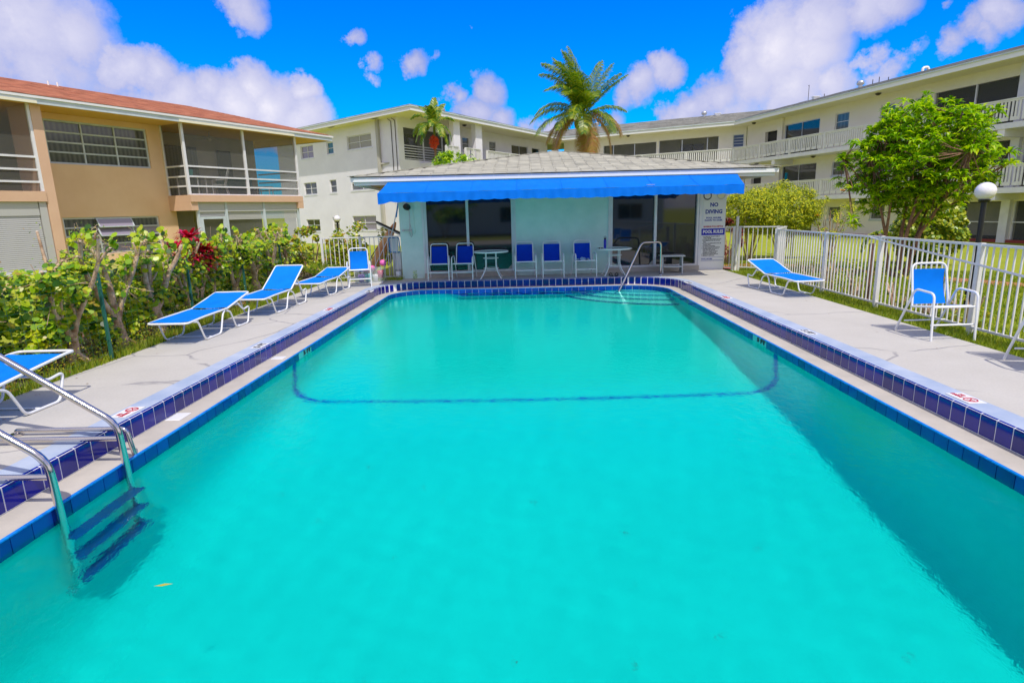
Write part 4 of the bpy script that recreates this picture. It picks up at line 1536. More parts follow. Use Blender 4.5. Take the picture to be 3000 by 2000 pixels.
for (a_, b_, mm) in ((0.66, 3.03, 1.80), (5.64, 8.05, 6.87)):
    dr = bx(FH, [(a_, a_ + .06, -0.12, 0.012, DZ0, DZ1), (b_ - .06, b_, -0.12, 0.012, DZ0, DZ1), (a_ + .06, b_ - .06, -0.12, 0.012, DZ0, DZ0 + .05), (mm - .035, mm + .035, -0.12, 0.006, DZ0 + .05, DZ1 - .04), (a_ + .06, b_ - .06, -0.12, 0.012, DZ1 - .04, DZ1)], 'sliding_door', 'white_paint', ph)
    for (c_, d_) in ((a_ + .06, mm - .035), (mm + .035, b_ - .06)):
        bx(FH, [(c_, d_, -0.09, -0.08, DZ0 + .05, DZ1 - .04)], 'pane', 'glass_dark', dr)
    # triangular corner braces of the screen door
    cb = MB()
    e_ = mm + .035 if a_ < 2 else mm - .035
    for (uu_, zz_, su, sz) in (((b_ - .06) if a_ < 2 else mm - .035, DZ0 + .05, -1, 1), ((a_ + .06) if a_ > 2 else mm + .035, DZ0 + .05, 1, 1), ((b_ - .06) if a_ < 2 else mm - .035, DZ1 - .04, -1, -1), ((a_ + .06) if a_ > 2 else mm + .035, DZ1 - .04, 1, -1)):
        cb.quad(FH.P(uu_, -0.05, zz_), FH.P(uu_ + su * .13, -0.05, zz_), FH.P(uu_, -0.05, zz_ + sz * .13))
    cb.build('corner_brace', 'interior_wall', dr, world=True)
for q in [(0.60, 0.655, 0.002, 0.03, 0.13, 2.25), (3.035, 3.09, 0.002, 0.03, 0.13, 2.25), (5.58, 5.635, 0.002, 0.03, 0.13, 2.25), (8.055, 8.098, 0.002, 0.03, 0.13, 2.25)]:
    bx(FH, q, 'door_trim', 'white_paint', ph)
# eaves: two-step fascia
UL, UR, OF, OB = -0.86, 9.42, 1.56, -8.8
sof = MB()
fbox(sof, FH, UL + .1, UR - .1, -0.0, OF - .12, 2.50, 2.52)
fbox(sof, FH, UL + .1, 0.0, OB, 0.0, 2.50, 2.52)
fbox(sof, FH, 8.77, UR - .1, OB, 0.0, 2.50, 2.52)
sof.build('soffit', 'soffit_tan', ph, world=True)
bx(FH, [(UL + .1, UR - .1, OF - .12, OF - .08, 2.44, 2.56), (UL + .06, UL + .1, OB, OF - .08, 2.44, 2.56), (UR - .1, UR - .06, OB, OF - .08, 2.44, 2.56)], 'lower_fascia', 'drip_white', ph)
bx(FH, [(UL, UR, OF - .04, OF, 2.52, 2.62), (UL, UL + .04, OB, OF - .04, 2.52, 2.62), (UR - .04, UR, OB, OF - .04, 2.52, 2.62)], 'fascia', 'drip_white', ph)
Z0r, Z1r = 2.635, 3.60
um, om = (UL + UR) / 2, OF - 5.1
um += 0.25
rf = MB()
A, B, C_, D_, X_ = FH.P(UL - .02, OF + .02, Z0r), FH.P(UR + .02, OF + .02, Z0r), FH.P(UR + .02, OB, Z0r), FH.P(UL - .02, OB, Z0r), FH.P(um, om, Z1r)
rf.quad(A, B, X_).quad(B, C_, X_).quad(C_, D_, X_).quad(D_, A, X_)
rof = rf.build('roof', 'shingle_grey', ph, world=True)
shingles(FH, 'shingle', 'shingle_grey', rof, lambda s: (UL + (um - UL) * s, UR + (um - UR) * s, OF + .02 - 5.12 * s, Z0r + (Z1r - Z0r) * s), 0.30, 0.15, 300)
# side slopes
FR_ = Frame(FH.P(UR, 0, 0).x, FH.P(UR, 0, 0).y, 86.67 + 90, side=-1)
shingles(FR_, 'shingle', 'shingle_grey', rof, lambda s: (OB + (om - OB) * s, OF + (om - OF) * s, 0.02 - (UR - um) * s, Z0r + (Z1r - Z0r) * s), 0.30, 0.15, 0, 0.01, True)
FL_ = Frame(FH.P(UL, 0, 0).x, FH.P(UL, 0, 0).y, 86.67 + 90, side=1)
shingles(FL_, 'shingle', 'shingle_grey', rof, lambda s: (OB + (om - OB) * s, OF + (om - OF) * s, 0.02 - (um - UL) * s, Z0r + (Z1r - Z0r) * s), 0.30, 0.15, 0, 0.01, True)
# hip caps
hc = MB()
for cpt in (A, B):
    n_ = 28
    for i in range(n_):
        p0, p1 = cpt.lerp(X_, i / n_), cpt.lerp(X_, (i + 1.06) / n_)
        hc.bar(p0 + Vector((0, 0, .022)), p1 + Vector((0, 0, .016)), .2, .012)
hc.build('hip_cap', 'shingle_grey', rof, world=True, kind='stuff')

# awning: sloped cloth with scalloped valance on a frame
aw = thing('awning', FH.P(4, 1.5, 2.0), 'long bright blue canvas awning with scalloped valance over the pool house doors', 'awning')
am = MB()
NU_ = 96
rows = []
UA0, UA1 = -0.10, 8.22


def awz(u, t_):
    """t 0 at the fascia, 1 at the front bar"""
    return 2.50 + (2.215 - 2.50) * t_ - 0.018 * math.sin(math.pi * t_) * (1 + 0.4 * math.sin(u * 2.9)) + 0.006 * math.sin(u * 7.0 + t_ * 4) * t_


for j in range(7):
    t_ = j / 6
    rows.append([FH.P(((UA0 + .10) * (1 - t_) + UA0 * t_) + ((UA1 + .10 - UA0) * (1 - t_) + (UA1 - UA0) * t_) * i / NU_, 1.52 + 0.93 * t_, awz(i * 8.0 / NU_, t_)) for i in range(NU_ + 1)])
vs = [q for r_ in rows for q in r_]
am.add(vs, [(j * (NU_ + 1) + i, j * (NU_ + 1) + i + 1, (j + 1) * (NU_ + 1) + i + 1, (j + 1) * (NU_ + 1) + i) for j in range(6) for i in range(NU_)], True)
# end gores
for uu_, k_ in ((UA0, 0), (UA1, NU_)):
    tip = FH.P(uu_, 1.50, 2.24)
    for j in range(6):
        am.quad(rows[j][k_], rows[j + 1][k_], tip)
am.build('canopy', 'awning_blue', aw, world=True)
vb = MB()
vr = []
NV = NU_ * 4
for j in range(6):
    t_ = j / 5
    rw = []
    for i in range(NV + 1):
        u = UA0 + (UA1 - UA0) * i / NV
        sc_ = 0.185 + 0.018 * abs(math.sin(math.pi * (u - UA0) / 0.29)) + 0.01 * math.sin(u * 1.7)
        if u < UA0 + .25:
            sc_ += 0.06 * (1 - (u - UA0) / .25)
        rip = 0.007 * t_ * math.sin(u * 15 + 1.2 * math.sin(u * 3)) + 0.01 * t_ * math.sin(u * 31)
        rw.append(FH.P(u, 2.455 + rip + 0.01 * t_, 2.213 - sc_ * t_))
    vr += rw
vb.add(vr, [(j * (NV + 1) + i, j * (NV + 1) + i + 1, (j + 1) * (NV + 1) + i + 1, (j + 1) * (NV + 1) + i) for j in range(5) for i in range(NV)], True)
for uu_ in (UA0, UA1):
    n_ = 16
    a1 = [FH.P(uu_, 2.455 - 0.95 * k_ / n_, 2.22) for k_ in range(n_ + 1)]
    a2 = [FH.P(uu_ + .015 * math.sin(k_ * 1.3), 2.455 - 0.95 * k_ / n_, 2.04 + .025 * abs(math.sin(k_ * .8)) + .1 * (k_ / n_)) for k_ in range(n_ + 1)]
    vb.add(a1 + a2, [(k_, k_ + 1, n_ + 2 + k_, n_ + 1 + k_) for k_ in range(n_)], True)
vb.build('valance', 'awning_blue', aw, world=True)
for q in range(1, 8):
    u = UA0 + (UA1 - UA0) * q / 8
    MB().tube([FH.P(u + .05 * (1 - t_ / 6), 1.52 + .93 * t_ / 6, awz((u - UA0) * 8 / (UA1 - UA0), t_ / 6) + .003) for t_ in range(7)], .006, 5).build('seam', 'awning_blue', aw, world=True)
MB().box(-.09, .09, -.02, .02, 0, .006, FH.M @ Matrix.Translation((6.1, 2.30, 2.262))).build('maker_tag', 'sign_white', aw, world=True)
fb = MB().tube([FH.P(UA0 + .03, 2.42, 2.20), FH.P(UA1 - .03, 2.42, 2.20)], .016, 8)
for u in (0.0, 2.0, 4.0, 6.0, 7.9):
    fb.tube([FH.P(u, 2.42, 2.19), FH.P(u, 1.5, 2.45)], .014, 6)
    fb.tube([FH.P(u, 2.42, 2.19), FH.P(u, 0.06, 2.15)], .012, 6)
fb.build('awning_frame', 'galvanised', aw, world=True)

# NO DIVING sign and POOL RULES board on the white pier
def facem(F, u, o, z):
    M = Matrix.Identity(4)
    M.col[0][:3] = F.u
    M.col[1][:3] = (0, 0, 1)
    M.col[2][:3] = F.n
    M.col[3][:3] = F.P(u, o, z)
    return M


sg = thing('no_diving_sign', FH.P(8.44, 0.03, 1.6), 'white NO DIVING board with blue lettering on the right pier of the pool house', 'sign')
bx(FH, [(8.15, 8.74, 0.026, 0.036, 1.24, 1.90)], 'board', 'sign_white', sg)
text('NO', 0.145, facem(FH, 8.44, .0362, 1.77), 'ink_blue', 'lettering', sg, sx=.95)
text('DIVING', 0.145, facem(FH, 8.44, .0362, 1.585), 'ink_blue', 'lettering', sg, sx=.95)
text('POOL HOURS', 0.062, facem(FH, 8.44, .0362, 1.42), 'ink_blue', 'lettering', sg, sx=1.05)
text('DAWN TO DUSK', 0.062, facem(FH, 8.44, .0362, 1.355), 'ink_blue', 'lettering', sg, sx=1.0)
sg2 = thing('pool_rules_sign', FH.P(8.44, 0.03, 0.7), 'tall POOL RULES board with a navy heading, below the NO DIVING sign', 'sign')
bx(FH, [(8.12, 8.765, 0.026, 0.036, 0.22, 1.236)], 'board', 'sign_white', sg2)
bx(FH, [(8.125, 8.76, 0.0365, 0.039, 0.955, 1.135)], 'heading_panel', 'ink_navy', sg2)
text('MAXIMUM POOL DEPTH 8', 0.058, facem(FH, 8.44, .0362, 1.185), 'ink_red', 'lettering', sg2, sx=.78)
text('POOL RULES', 0.118, facem(FH, 8.44, .0395, 1.045), 'sign_white', 'lettering', sg2, sx=.83)
lines = ['1  NO LIFEGUARD ON DUTY SWIM AT', '    YOUR OWN RISK', '2  SHOWER BEFORE ENTERING THE POOL', '3  NO ANIMALS IN POOL OR ON POOL', '    DECK', '4  NO FOOD OR BEVERAGES IN POOL OR', '    ON POOL DECK', '5  NO DIVING OR RUNNING', '6  NO INFLATABLES OR RAFTS IN POOL', '7  CHILDREN UNDER THE AGE OF 12', '    SHALL NOT USE THE POOL', '    WITHOUT A PARENT OR ADULT', '    GUARDIAN IN ATTENDANCE', '8  PERSONS ALLOWED IN THE POOL', '9  EMERGENCY ASSISTANCE']
for i, s_ in enumerate(lines):
    text(s_, 0.034, facem(FH, 8.15, .0362, 0.915 - i * 0.037), 'ink_black', 'lettering', sg2, align='LEFT', sx=.82)
text('POOL HOURS', 0.048, facem(FH, 8.15, .0362, 0.30), 'ink_blue', 'lettering', sg2, align='LEFT', sx=1.0)
bx(FH, [(8.14, 8.75, 0.0365, 0.038, 0.262, 0.270), (8.14, 8.75, 0.0365, 0.038, 0.243, 0.247), (8.14, 8.75, 0.0365, 0.038, 0.345, 0.351)], 'rule_line', 'ink_blue', sg2)
ck = thing('wall_clock', FH.P(8.25, 0.03, 2.06), 'round black-rimmed clock under the awning, above the NO DIVING sign', 'clock')
cm = facem(FH, 8.25, 0.03, 2.02)
MB().tube([cm @ Vector((.10 * math.cos(a_ * math.pi / 12), .10 * math.sin(a_ * math.pi / 12), .01)) for a_ in range(24)], .013, 6, closed=True).build('rim', 'black', ck, world=True)
MB().add([cm @ Vector((.095 * math.cos(a_ * math.pi / 12), .095 * math.sin(a_ * math.pi / 12), .008)) for a_ in range(24)], [tuple(range(24))]).build('dial', 'sign_white', ck, world=True)
tmr = thing('wall_thermometer', FH.P(8.6, 0.03, 2.06), 'round pale thermometer under the awning beside the black-rimmed clock', 'thermometer')
cm = facem(FH, 8.62, 0.03, 2.03)
MB().tube([cm @ Vector((.105 * math.cos(a_ * math.pi / 12), .105 * math.sin(a_ * math.pi / 12), .01)) for a_ in range(24)], .008, 6, closed=True).build('rim', 'galvanised', tmr, world=True)
MB().add([cm @ Vector((.10 * math.cos(a_ * math.pi / 12), .10 * math.sin(a_ * math.pi / 12), .008)) for a_ in range(24)], [tuple(range(24))]).build('dial', 'soffit_cream', tmr, world=True)
# outdoor shower
shw = thing('outdoor_shower', FH.P(0.25, 0.02, 1.3), 'wall shower with round black head and looping hose at the pool house corner', 'shower')
hd_ = FH.P(0.24, 0.16, 1.92)
MB().lathe([(0.001, .05), (.03, .045), (.10, .02), (.105, 0), (.001, -.005)], (0, 0, 0), 18, Matrix.Translation(hd_) @ Matrix.Rotation(R(86.67 - 90), 4, 'Z') @ Matrix.Rotation(R(-52), 4, 'X')).build('shower_head', 'black', shw, world=True)
MB().tube(bend([FH.P(0.22, .01, 2.15), FH.P(0.22, .14, 2.12), hd_ + Vector((0, 0, .03))], .05), .012, 8).build('arm', 'galvanised', shw, world=True)
MB().tube([FH.P(0.25 + q[0], .05, q[1]) for q in ((.02, 1.86), (.035, 1.7), (.03, 1.5), (.06, 1.3), (.075, 1.18), (.05, 1.13), (.02, 1.16), (.01, 1.3), (.03, 1.55), (.035, 1.7))], .009, 6).build('hose', 'galvanised', shw, world=True)
MB().tube([FH.P(0.09, .04, 1.30), FH.P(.30, .04, 1.30)], .016, 8).tube([FH.P(0.09, .0, 1.30), FH.P(.09, .07, 1.30)], .028, 10).tube([FH.P(0.30, .0, 1.30), FH.P(.30, .07, 1.30)], .028, 10).build('mixer_valve', 'galvanised', shw, world=True)
MB().tube(bend([FH.P(.37, .02, 2.2), FH.P(.40, .02, 1.22), FH.P(.22, .02, 1.22)], .03), .007, 6).build('pipe', 'stucco_aqua', shw, world=True)

# ------------------------------------------------------------------ POOL METALWORK
ld = thing('pool_ladder', (-3.30, 4.06, -0.28), 'stainless pool ladder with three blue treads on the near left pool edge', 'ladder')
for y in (3.71, 4.42):
    pts = bend([(-4.75, y, 0.01), (-4.75, y, 1.02), (-4.55, y, 1.03), (-3.285, y, 0.17), (-3.262, y, -0.30), (-3.23, y, -1.36), (-3.30, y, -1.44)], .11, 6)
    ra = MB().tube(pts, .027, 14).build('side_rail', 'steel', ld, world=True)
    ra.cycles.is_caustics_receiver = True
    MB().tube([(-4.74, y, 0.045), (-3.285, y, 0.045)], .022, 12).build('brace', 'steel', ld, world=True)
    fp = MB().lathe([(.001, 0), (.038, 0), (.038, .03), (.001, .035)], (0, 0, 0), 14, Matrix.Translation((-3.30, y, -1.45)) @ Matrix.Rotation(R(90), 4, 'Y')).build('rubber_foot', 'sign_white', ld, world=True)
mat('tread_blue', (0.03, 0.10, 0.28), 0.3, metal=0.4)
for x, z in ((-3.225, -0.585), (-3.215, -0.92), (-3.205, -1.26)):
    tr_ = MB()
    tr_.box(x - .045, x + .045, 3.69, 4.44, z - .022, z + .004)
    tr_.tube([(x + .045, 3.68, z - .012), (x + .045, 4.45, z - .012)], .018, 8)
    o = tr_.build('tread', 'tread_blue', ld, world=True)
    o.cycles.is_caustics_receiver = True
gb = thing('grab_rail', (-3.8, 4.66, 0), 'low stainless grab rail lying on the coping just beyond the pool ladder', 'rail')
MB().tube(bend([(-4.32, 4.64, -0.0), (-4.32, 4.64, 0.045), (-3.38, 4.64, 0.045), (-3.34, 4.64, -0.185)], .05, 5), .02, 12).build('tube', 'steel', gb, world=True)
MB().tube([(-4.32, 4.64, 0.0), (-4.32, 4.64, .02)], .05, 14).build('escutcheon', 'steel', gb, world=True)
hr = thing('step_handrail', (3.56, 15.75, 0), 'polished handrail arching over the entry steps at the far right corner', 'handrail')
# leans from the deck over the steps
pa, pb, pc_, pd = Vector((3.50, 15.60, 0.0)), Vector((3.42, 15.35, 0.94)), Vector((2.98, 15.35, 0.92)), Vector((2.28, 14.55, -0.46))
hz_ = MB().tube(bend([(3.60, 15.66, 0.0), (3.57, 15.56, 0.87), (3.02, 15.30, 0.88), (2.20, 14.63, -0.60)], .12, 6), .026, 12).build('tube', 'steel', hr, world=True)
hz_.cycles.is_caustics_receiver = True
MB().lathe([(.028, .03), (.06, .01), (.06, 0)], (3.60, 15.66, 0.001), 16).build('escutcheon', 'steel', hr, world=True)
# lettered tiles set into the coping
def marker(x, y, w_, h_, rot, body, ink, ring=False):
    M = Matrix.Translation((x, y, 0.0015)) @ Matrix.Rotation(rot, 4, 'Z')
    t_ = MB().box(-w_ / 2, w_ / 2, -h_ / 2, h_ / 2, 0, .004, M).build('coping_marker', 'marker_white', cop)
    if ring:
        MB().tube([M @ Vector((.052 * math.cos(a_ * math.pi / 10) + w_ * .2, .052 * math.sin(a_ * math.pi / 10), .0045)) for a_ in range(20)], .006, 4, closed=True).build('ring_mark', 'ink_red', t_)
        MB().bar(M @ Vector((w_ * .2 - .035, .035, .006)), M @ Vector((w_ * .2 + .035, -.035, .006)), .009, .002).bar(M @ Vector((w_ * .2 - .02, -.02, .006)), M @ Vector((w_ * .2 + .03, .015, .006)), .008, .002).build('slash_mark', 'ink_red', t_)
        text(body, .048, M @ Matrix.Translation((-w_ * .26, 0, .0045)), ink, 'lettering', t_, sx=.8)
    else:
        text(body, .125, M @ Matrix.Translation((0, 0, .0045)), ink, 'lettering', t_, sx=1.15)
    return t_


cop.location = (0, 0, 0)
marker(-3.70, 7.98, .30, .155, R(90), '5 FT', 'ink_black')
marker(-3.74, 5.20, .30, .155, R(90), 'NO\nDIVING', 'ink_red', True)
marker(3.92, 8.11, .30, .155, R(-90), '5 FT', 'ink_black')
marker(3.95, 5.15, .30, .155, R(-90), 'NO\nDIVING', 'ink_red', True)
marker(3.92, 11.47, .30, .155, R(-90), 'NO\nDIVING', 'ink_red', True)
marker(3.86, 13.91, .30, .155, R(-90), '3 FT', 'ink_black')
marker(-3.74, 11.10, .30, .155, R(90), 'NO\nDIVING', 'ink_red', True)
marker(-3.62, 13.68, .30, .155, R(90), '3 FT', 'ink_black')
sk = MB().bev(-3.61 + .02, -3.44, 5.48, 5.70, LZ + .001, LZ + .007, .004).build('overflow_cover', 'marker_white', ledge)
MB().bev(-3.57, -3.40, 7.95, 8.10, LZ + .001, LZ + .007, .004).build('overflow_cover', 'marker_white', ledge)
# floating leaf
fl = MB().quad((-2.14, 2.94, WZ + .004), (-2.09, 2.935, WZ + .006), (-2.04, 2.96, WZ + .004), (-2.09, 2.965, WZ + .003)).build('floating_leaf', 'yellow_leaf')
tag(fl, 'small yellow leaf floating on the water in front of the ladder', 'leaf')

# ------------------------------------------------------------------ FURNITURE
def make_chair(label, back='sling_blue'):
    c = thing('patio_chair', (0, 0, 0), label, 'chair')
    r_ = .0145
    for sx in (-.275, .275):
        MB().tube(bend([(sx, -.30, 0), (sx, -.26, .60), (sx, .10, .62), (sx * 1.0, .42, 0.0)], .075, 5), r_, 8).build('arm_leg_frame', 'white_metal', c)
    MB().tube(bend([(-.235, .19, .36), (-.235, .20, .48), (-.225, .30, .93), (.225, .30, .93), (.235, .20, .48), (.235, .19, .36)], .09, 5), r_, 8).build('back_frame', 'white_metal', c)
    MB().tube(bend([(-.235, .20, .37), (-.235, -.24, .43), (.235, -.24, .43), (.235, .20, .37)], .04, 4), r_, 8).build('seat_frame', 'white_metal', c)
    MB().tube([(-.275, -.252, .425), (.275, -.252, .425)], .012, 8).build('cross_bar', 'white_metal', c)
    MB().tube([(-.275, -.262, .20), (.275, -.262, .20)], .012, 8).build('cross_bar', 'white_metal', c)
    MB().tube([(-.275, .25, .17), (.275, .25, .17)], .010, 8).build('cross_bar', 'white_metal', c)
    sb = MB()
    n_ = 8
    vs_ = []
    for j in range(n_ + 1):
        t_ = j / n_
        z = .40 + .455 * t_
        y = .195 + .095 * t_ + .035 * math.sin(math.pi * t_)
        for i in range(7):
            s_ = i / 6 - .5
            vs_.append((s_ * .425, y + .012 * (1 - 4 * s_ * s_), z))
    sb.add(vs_, [(j * 7 + i, j * 7 + i + 1, (j + 1) * 7 + i + 1, (j + 1) * 7 + i) for j in range(n_) for i in range(6)], True)
    sb.build('back_sling', back, c)
    sb = MB()
    vs_ = []
    for j in range(n_ + 1):
        t_ = j / n_
        for i in range(7):
            s_ = i / 6 - .5
            vs_.append((s_ * .45, .17 - .39 * t_, .375 + .053 * t_ - .02 * (1 - 4 * s_ * s_) * math.sin(math.pi * t_)))
    sb.add(vs_, [(j * 7 + i, j * 7 + i + 1, (j + 1) * 7 + i + 1, (j + 1) * 7 + i) for j in range(n_) for i in range(6)], True)
    sb.build('seat_sling', back, c)
    return c


GC = 'blue sling patio chairs round the pool'
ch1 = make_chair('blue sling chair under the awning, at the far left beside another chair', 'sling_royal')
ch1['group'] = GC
ch1.location = (-2.27, 15.86, 0)
ch1.rotation_euler.z = R(3)
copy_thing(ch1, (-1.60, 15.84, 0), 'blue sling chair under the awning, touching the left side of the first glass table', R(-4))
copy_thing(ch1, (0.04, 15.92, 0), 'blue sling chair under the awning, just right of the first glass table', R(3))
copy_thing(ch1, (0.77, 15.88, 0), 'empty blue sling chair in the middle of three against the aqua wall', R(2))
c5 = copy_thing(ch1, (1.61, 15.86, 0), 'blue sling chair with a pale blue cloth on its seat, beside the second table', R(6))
ch6 = make_chair('sunlit blue sling chair facing the pool in front of the left picket fence')
ch6['group'] = GC
ch6.location = (-4.12, 14.75, 0)
ch6.rotation_euler.z = R(14)
ch7 = copy_thing(ch6, (5.41, 7.71, 0), 'sunlit blue sling chair by the right picket fence, shown whole', R(1))
ch8 = copy_thing(ch6, (5.48, 5.98, 0), 'blue sling chair cut off by the right edge, one leg in view', R(-12))
cl = MB()
n_ = 9
vs_ = [(-.16 + .32 * i / 8, -.20 + .26 * j / 8, .44 + .035 * math.sin(i * 1.3 + j) * math.cos(j * 1.7) + .05 * math.exp(-((i - 4) ** 2 + (j - 4) ** 2) / 9)) for j in range(9) for i in range(9)]
cl.add(vs_, [(j * 9 + i, j * 9 + i + 1, (j + 1) * 9 + i + 1, (j + 1) * 9 + i) for j in range(8) for i in range(8)], True)
clo = cl.build('folded_cloth', 'cloth_lightblue')
clo.location = (1.58, 15.86, 0.0)
tag(clo, 'crumpled pale blue cloth lying on the seat of a blue chair', 'cloth')


def make_table(label):
    t_ = thing('patio_table', (0, 0, 0), label, 'table')
    MB().lathe([(.452, -.012), (.468, -.004), (.468, .022), (.452, .03), (.440, .024), (.440, -.006), (.452, -.012)], (0, 0, .70), 40).build('rim', 'white_metal', t_)
    MB().disc((0, 0, .715), .443, 40).build('glass_top', 'table_glass', t_)
    for k in range(4):
        a_ = math.pi / 4 + k * math.pi / 2
        d_ = Vector((math.cos(a_), math.sin(a_), 0))
        MB().tube(bend([d_ * .40 + Vector((0, 0, .01)), d_ * .36 + Vector((0, 0, .04)), d_ * .19 + Vector((0, 0, .27)), d_ * .19 + Vector((0, 0, .70))], .12, 5), .0135, 8).build('leg', 'white_metal', t_)
    for z in (.27, .54):
        MB().tube([(.20 * math.cos(k * math.pi / 10), .20 * math.sin(k * math.pi / 10), z) for k in range(20)], .010, 6, closed=True).build('ring', 'white_metal', t_)
    t_['group'] = 'round glass patio tables'
    return t_


t1 = make_table('round glass patio table with nothing on it, between the blue chairs')
t1.location = (-0.87, 15.85, 0)
t2 = copy_thing(t1, (2.40, 15.85, 0), 'round glass patio table holding a navy water bottle near the right sliding door')
bt = thing('water_bottle', (2.17, 15.92, .72), 'navy metal water bottle with black loop cap on the right patio table', 'bottle')
MB().lathe([(.001, 0), (.034, 0), (.036, .01), (.036, .20), (.028, .225), (.001, .226)], (0, 0, 0), 18).build('body', 'blue_bottle', bt)
cp = MB().lathe([(.028, .226), (.030, .23), (.030, .27), (.001, .272)], (0, 0, 0), 16).build('cap', 'black', bt)
MB().tube([(-.025, 0, .27), (-.025, 0, .30), (0, 0, .315), (.025, 0, .30), (.025, 0, .27)], .006, 6).build('carry_loop', 'black', bt)
gl_ = thing('sunglasses', (2.02, 15.62, .722), 'folded dark sunglasses lying on the right patio table beside the bottle', 'sunglasses')
for sx in (-.03, .03):
    MB().add([(sx + .026 * math.cos(k * math.pi / 6), .0 + .012, .02 + .018 * math.sin(k * math.pi / 6)) for k in range(12)], [tuple(range(12))]).build('lens', 'black', gl_)
    MB().tube([(sx * 1.9, .012, .03), (sx * 1.9, -.1, .008)], .003, 5).build('temple', 'black', gl_)
for i, (x, y, a_) in enumerate(((2.31, 15.72, .3), (2.45, 15.70, -.25))):
    sd_ = thing('sandal', (x, y, 0), ('left' if i == 0 else 'right') + ' black sandal of the pair on the deck under the right patio table', 'sandal', rz=a_, group='pair of black sandals')
    MB().add([(.045 * math.cos(k * math.pi / 8) * (1 if math.sin(k * math.pi / 8) > 0 else .8), .13 * math.sin(k * math.pi / 8), z) for z in (.002, .02) for k in range(16)], [tuple(range(15, -1, -1)), tuple(range(16, 32))] + [(k, (k + 1) % 16, 16 + (k + 1) % 16, 16 + k) for k in range(16)]).build('sole', 'black', sd_)
    MB().tube([(-.045, .01, .02), (-.03, .03, .06), (0, .05, .075), (.03, .03, .06), (.045, .01, .02)], .012, 6).build('strap', 'black', sd_)
sl = thing('step_stool', (4.02, 16.25, 0), 'weathered white two-tread step stool beside the right sliding door', 'stool', rz=R(-4))
for sx in (-.27, .25):
    MB().add([(sx, -.22, 0), (sx, .18, 0), (sx, .14, .44), (sx, -.16, .44), (sx + .03, -.22, 0), (sx + .03, .18, 0), (sx + .03, .14, .44), (sx + .03, -.16, .44)], [(0, 3, 2, 1), (4, 5, 6, 7), (0, 1, 5, 4), (1, 2, 6, 5), (2, 3, 7, 6), (3, 0, 4, 7)]).build('side_panel', 'stool_paint', sl)
MB().bev(-.32, .33, -.22, .18, .441, .475, .006).build('top_tread', 'stool_paint', sl)
MB().bev(-.235, .245, -.25, .0, .16, .19, .005).build('lower_tread', 'stool_paint', sl)


def make_lounger(label, ang, tip=False, group='blue sling chaise longues along the pool'):
    """foot end at local y 0, head towards +y; ang = lift of the backrest in degrees"""
    c = thing('chaise_lounge', (0, 0, 0), label, 'sun lounger')
    c['group'] = group
    w_, zr, hy, bl = .29, .355, 1.16, .82
    ca, sa_ = math.cos(R(ang)), math.sin(R(ang))
    # bed frame: one tube loop dipping a little at the foot
    MB().tube(bend([(-w_, hy, zr), (-w_, .42, zr - .01), (-w_, .0, zr - .03), (w_, .0, zr - .03), (w_, .42, zr - .01), (w_, hy, zr)], .07, 5), .015, 8).build('bed_frame', 'white_metal', c)
    hd = [(-w_, hy, zr), (-w_, hy + bl * ca, zr + bl * sa_)]
    if tip:
        hd += [(-w_, hy + bl * ca + .12, zr + bl * sa_ + .0), (w_, hy + bl * ca + .12, zr + bl * sa_ + .0)]
    hd += [(w_, hy + bl * ca, zr + bl * sa_), (w_, hy, zr)]
    MB().tube(bend(hd, .06, 5), .015, 8).build('backrest_frame', 'white_metal', c)
    # four side sleds
    for sx in (-w_, w_):
        ox = sx * 1.03
        MB().tube(bend([(sx, .16, zr - .035), (ox, .26, zr - .05), (ox, .40, .014), (ox, .86, .014), (ox, .98, zr - .06), (sx, 1.06, zr - .02)], .07, 5), .014, 8).build('side_leg', 'white_metal', c)
        MB().tube(bend([(sx, 1.12, zr - .03), (ox, 1.22, zr - .06), (ox, 1.36, .014), (ox, 1.78, .014), (ox, 1.88, zr - .07), (ox, 1.66, zr - .10), (sx, 1.5, zr + .34 * sa_ - .03)], .06, 5), .014, 8).build('side_leg', 'white_metal', c)
    for y in (.62, 1.55):
        MB().tube([(-w_ * 1.03, y, .014), (w_ * 1.03, y, .014)], .010, 6).build('cross_bar', 'white_metal', c)
    MB().tube([(-w_, hy + .34 * ca, zr + .34 * sa_ - .055), (w_, hy + .34 * ca, zr + .34 * sa_ - .055)], .012, 6).build('cross_bar', 'white_metal', c)

    def cloth(y0_, z0_, dy, dz, L_, sag, name):
        b_ = MB()
        n1_, n2_ = 12, 8
        vv = []
        for j in range(n1_ + 1):
            t_ = j / n1_
            for i in range(n2_ + 1):
                s_ = i / n2_ - .5
                sg_ = sag * (1 - 4 * s_ * s_) * (0.35 + math.sin(math.pi * t_))
                vv.append((s_ * 2 * (w_ - .012), y0_ + dy * L_ * t_, z0_ + dz * L_ * t_ - sg_ + .004 * math.sin(t_ * 9 + i)))
        b_.add(vv, [(j * 9 + i, j * 9 + i + 1, (j + 1) * 9 + i + 1, (j + 1) * 9 + i) for j in range(n1_) for i in range(n2_)], True)
        b_.build(name, 'sling_blue', c)
    cloth(.05, zr - .014, 1, .014, hy - .07, .022, 'bed_sling')
    cloth(hy + .01, zr + .012, ca, sa_, bl - .04, .018, 'back_sling')
    return c


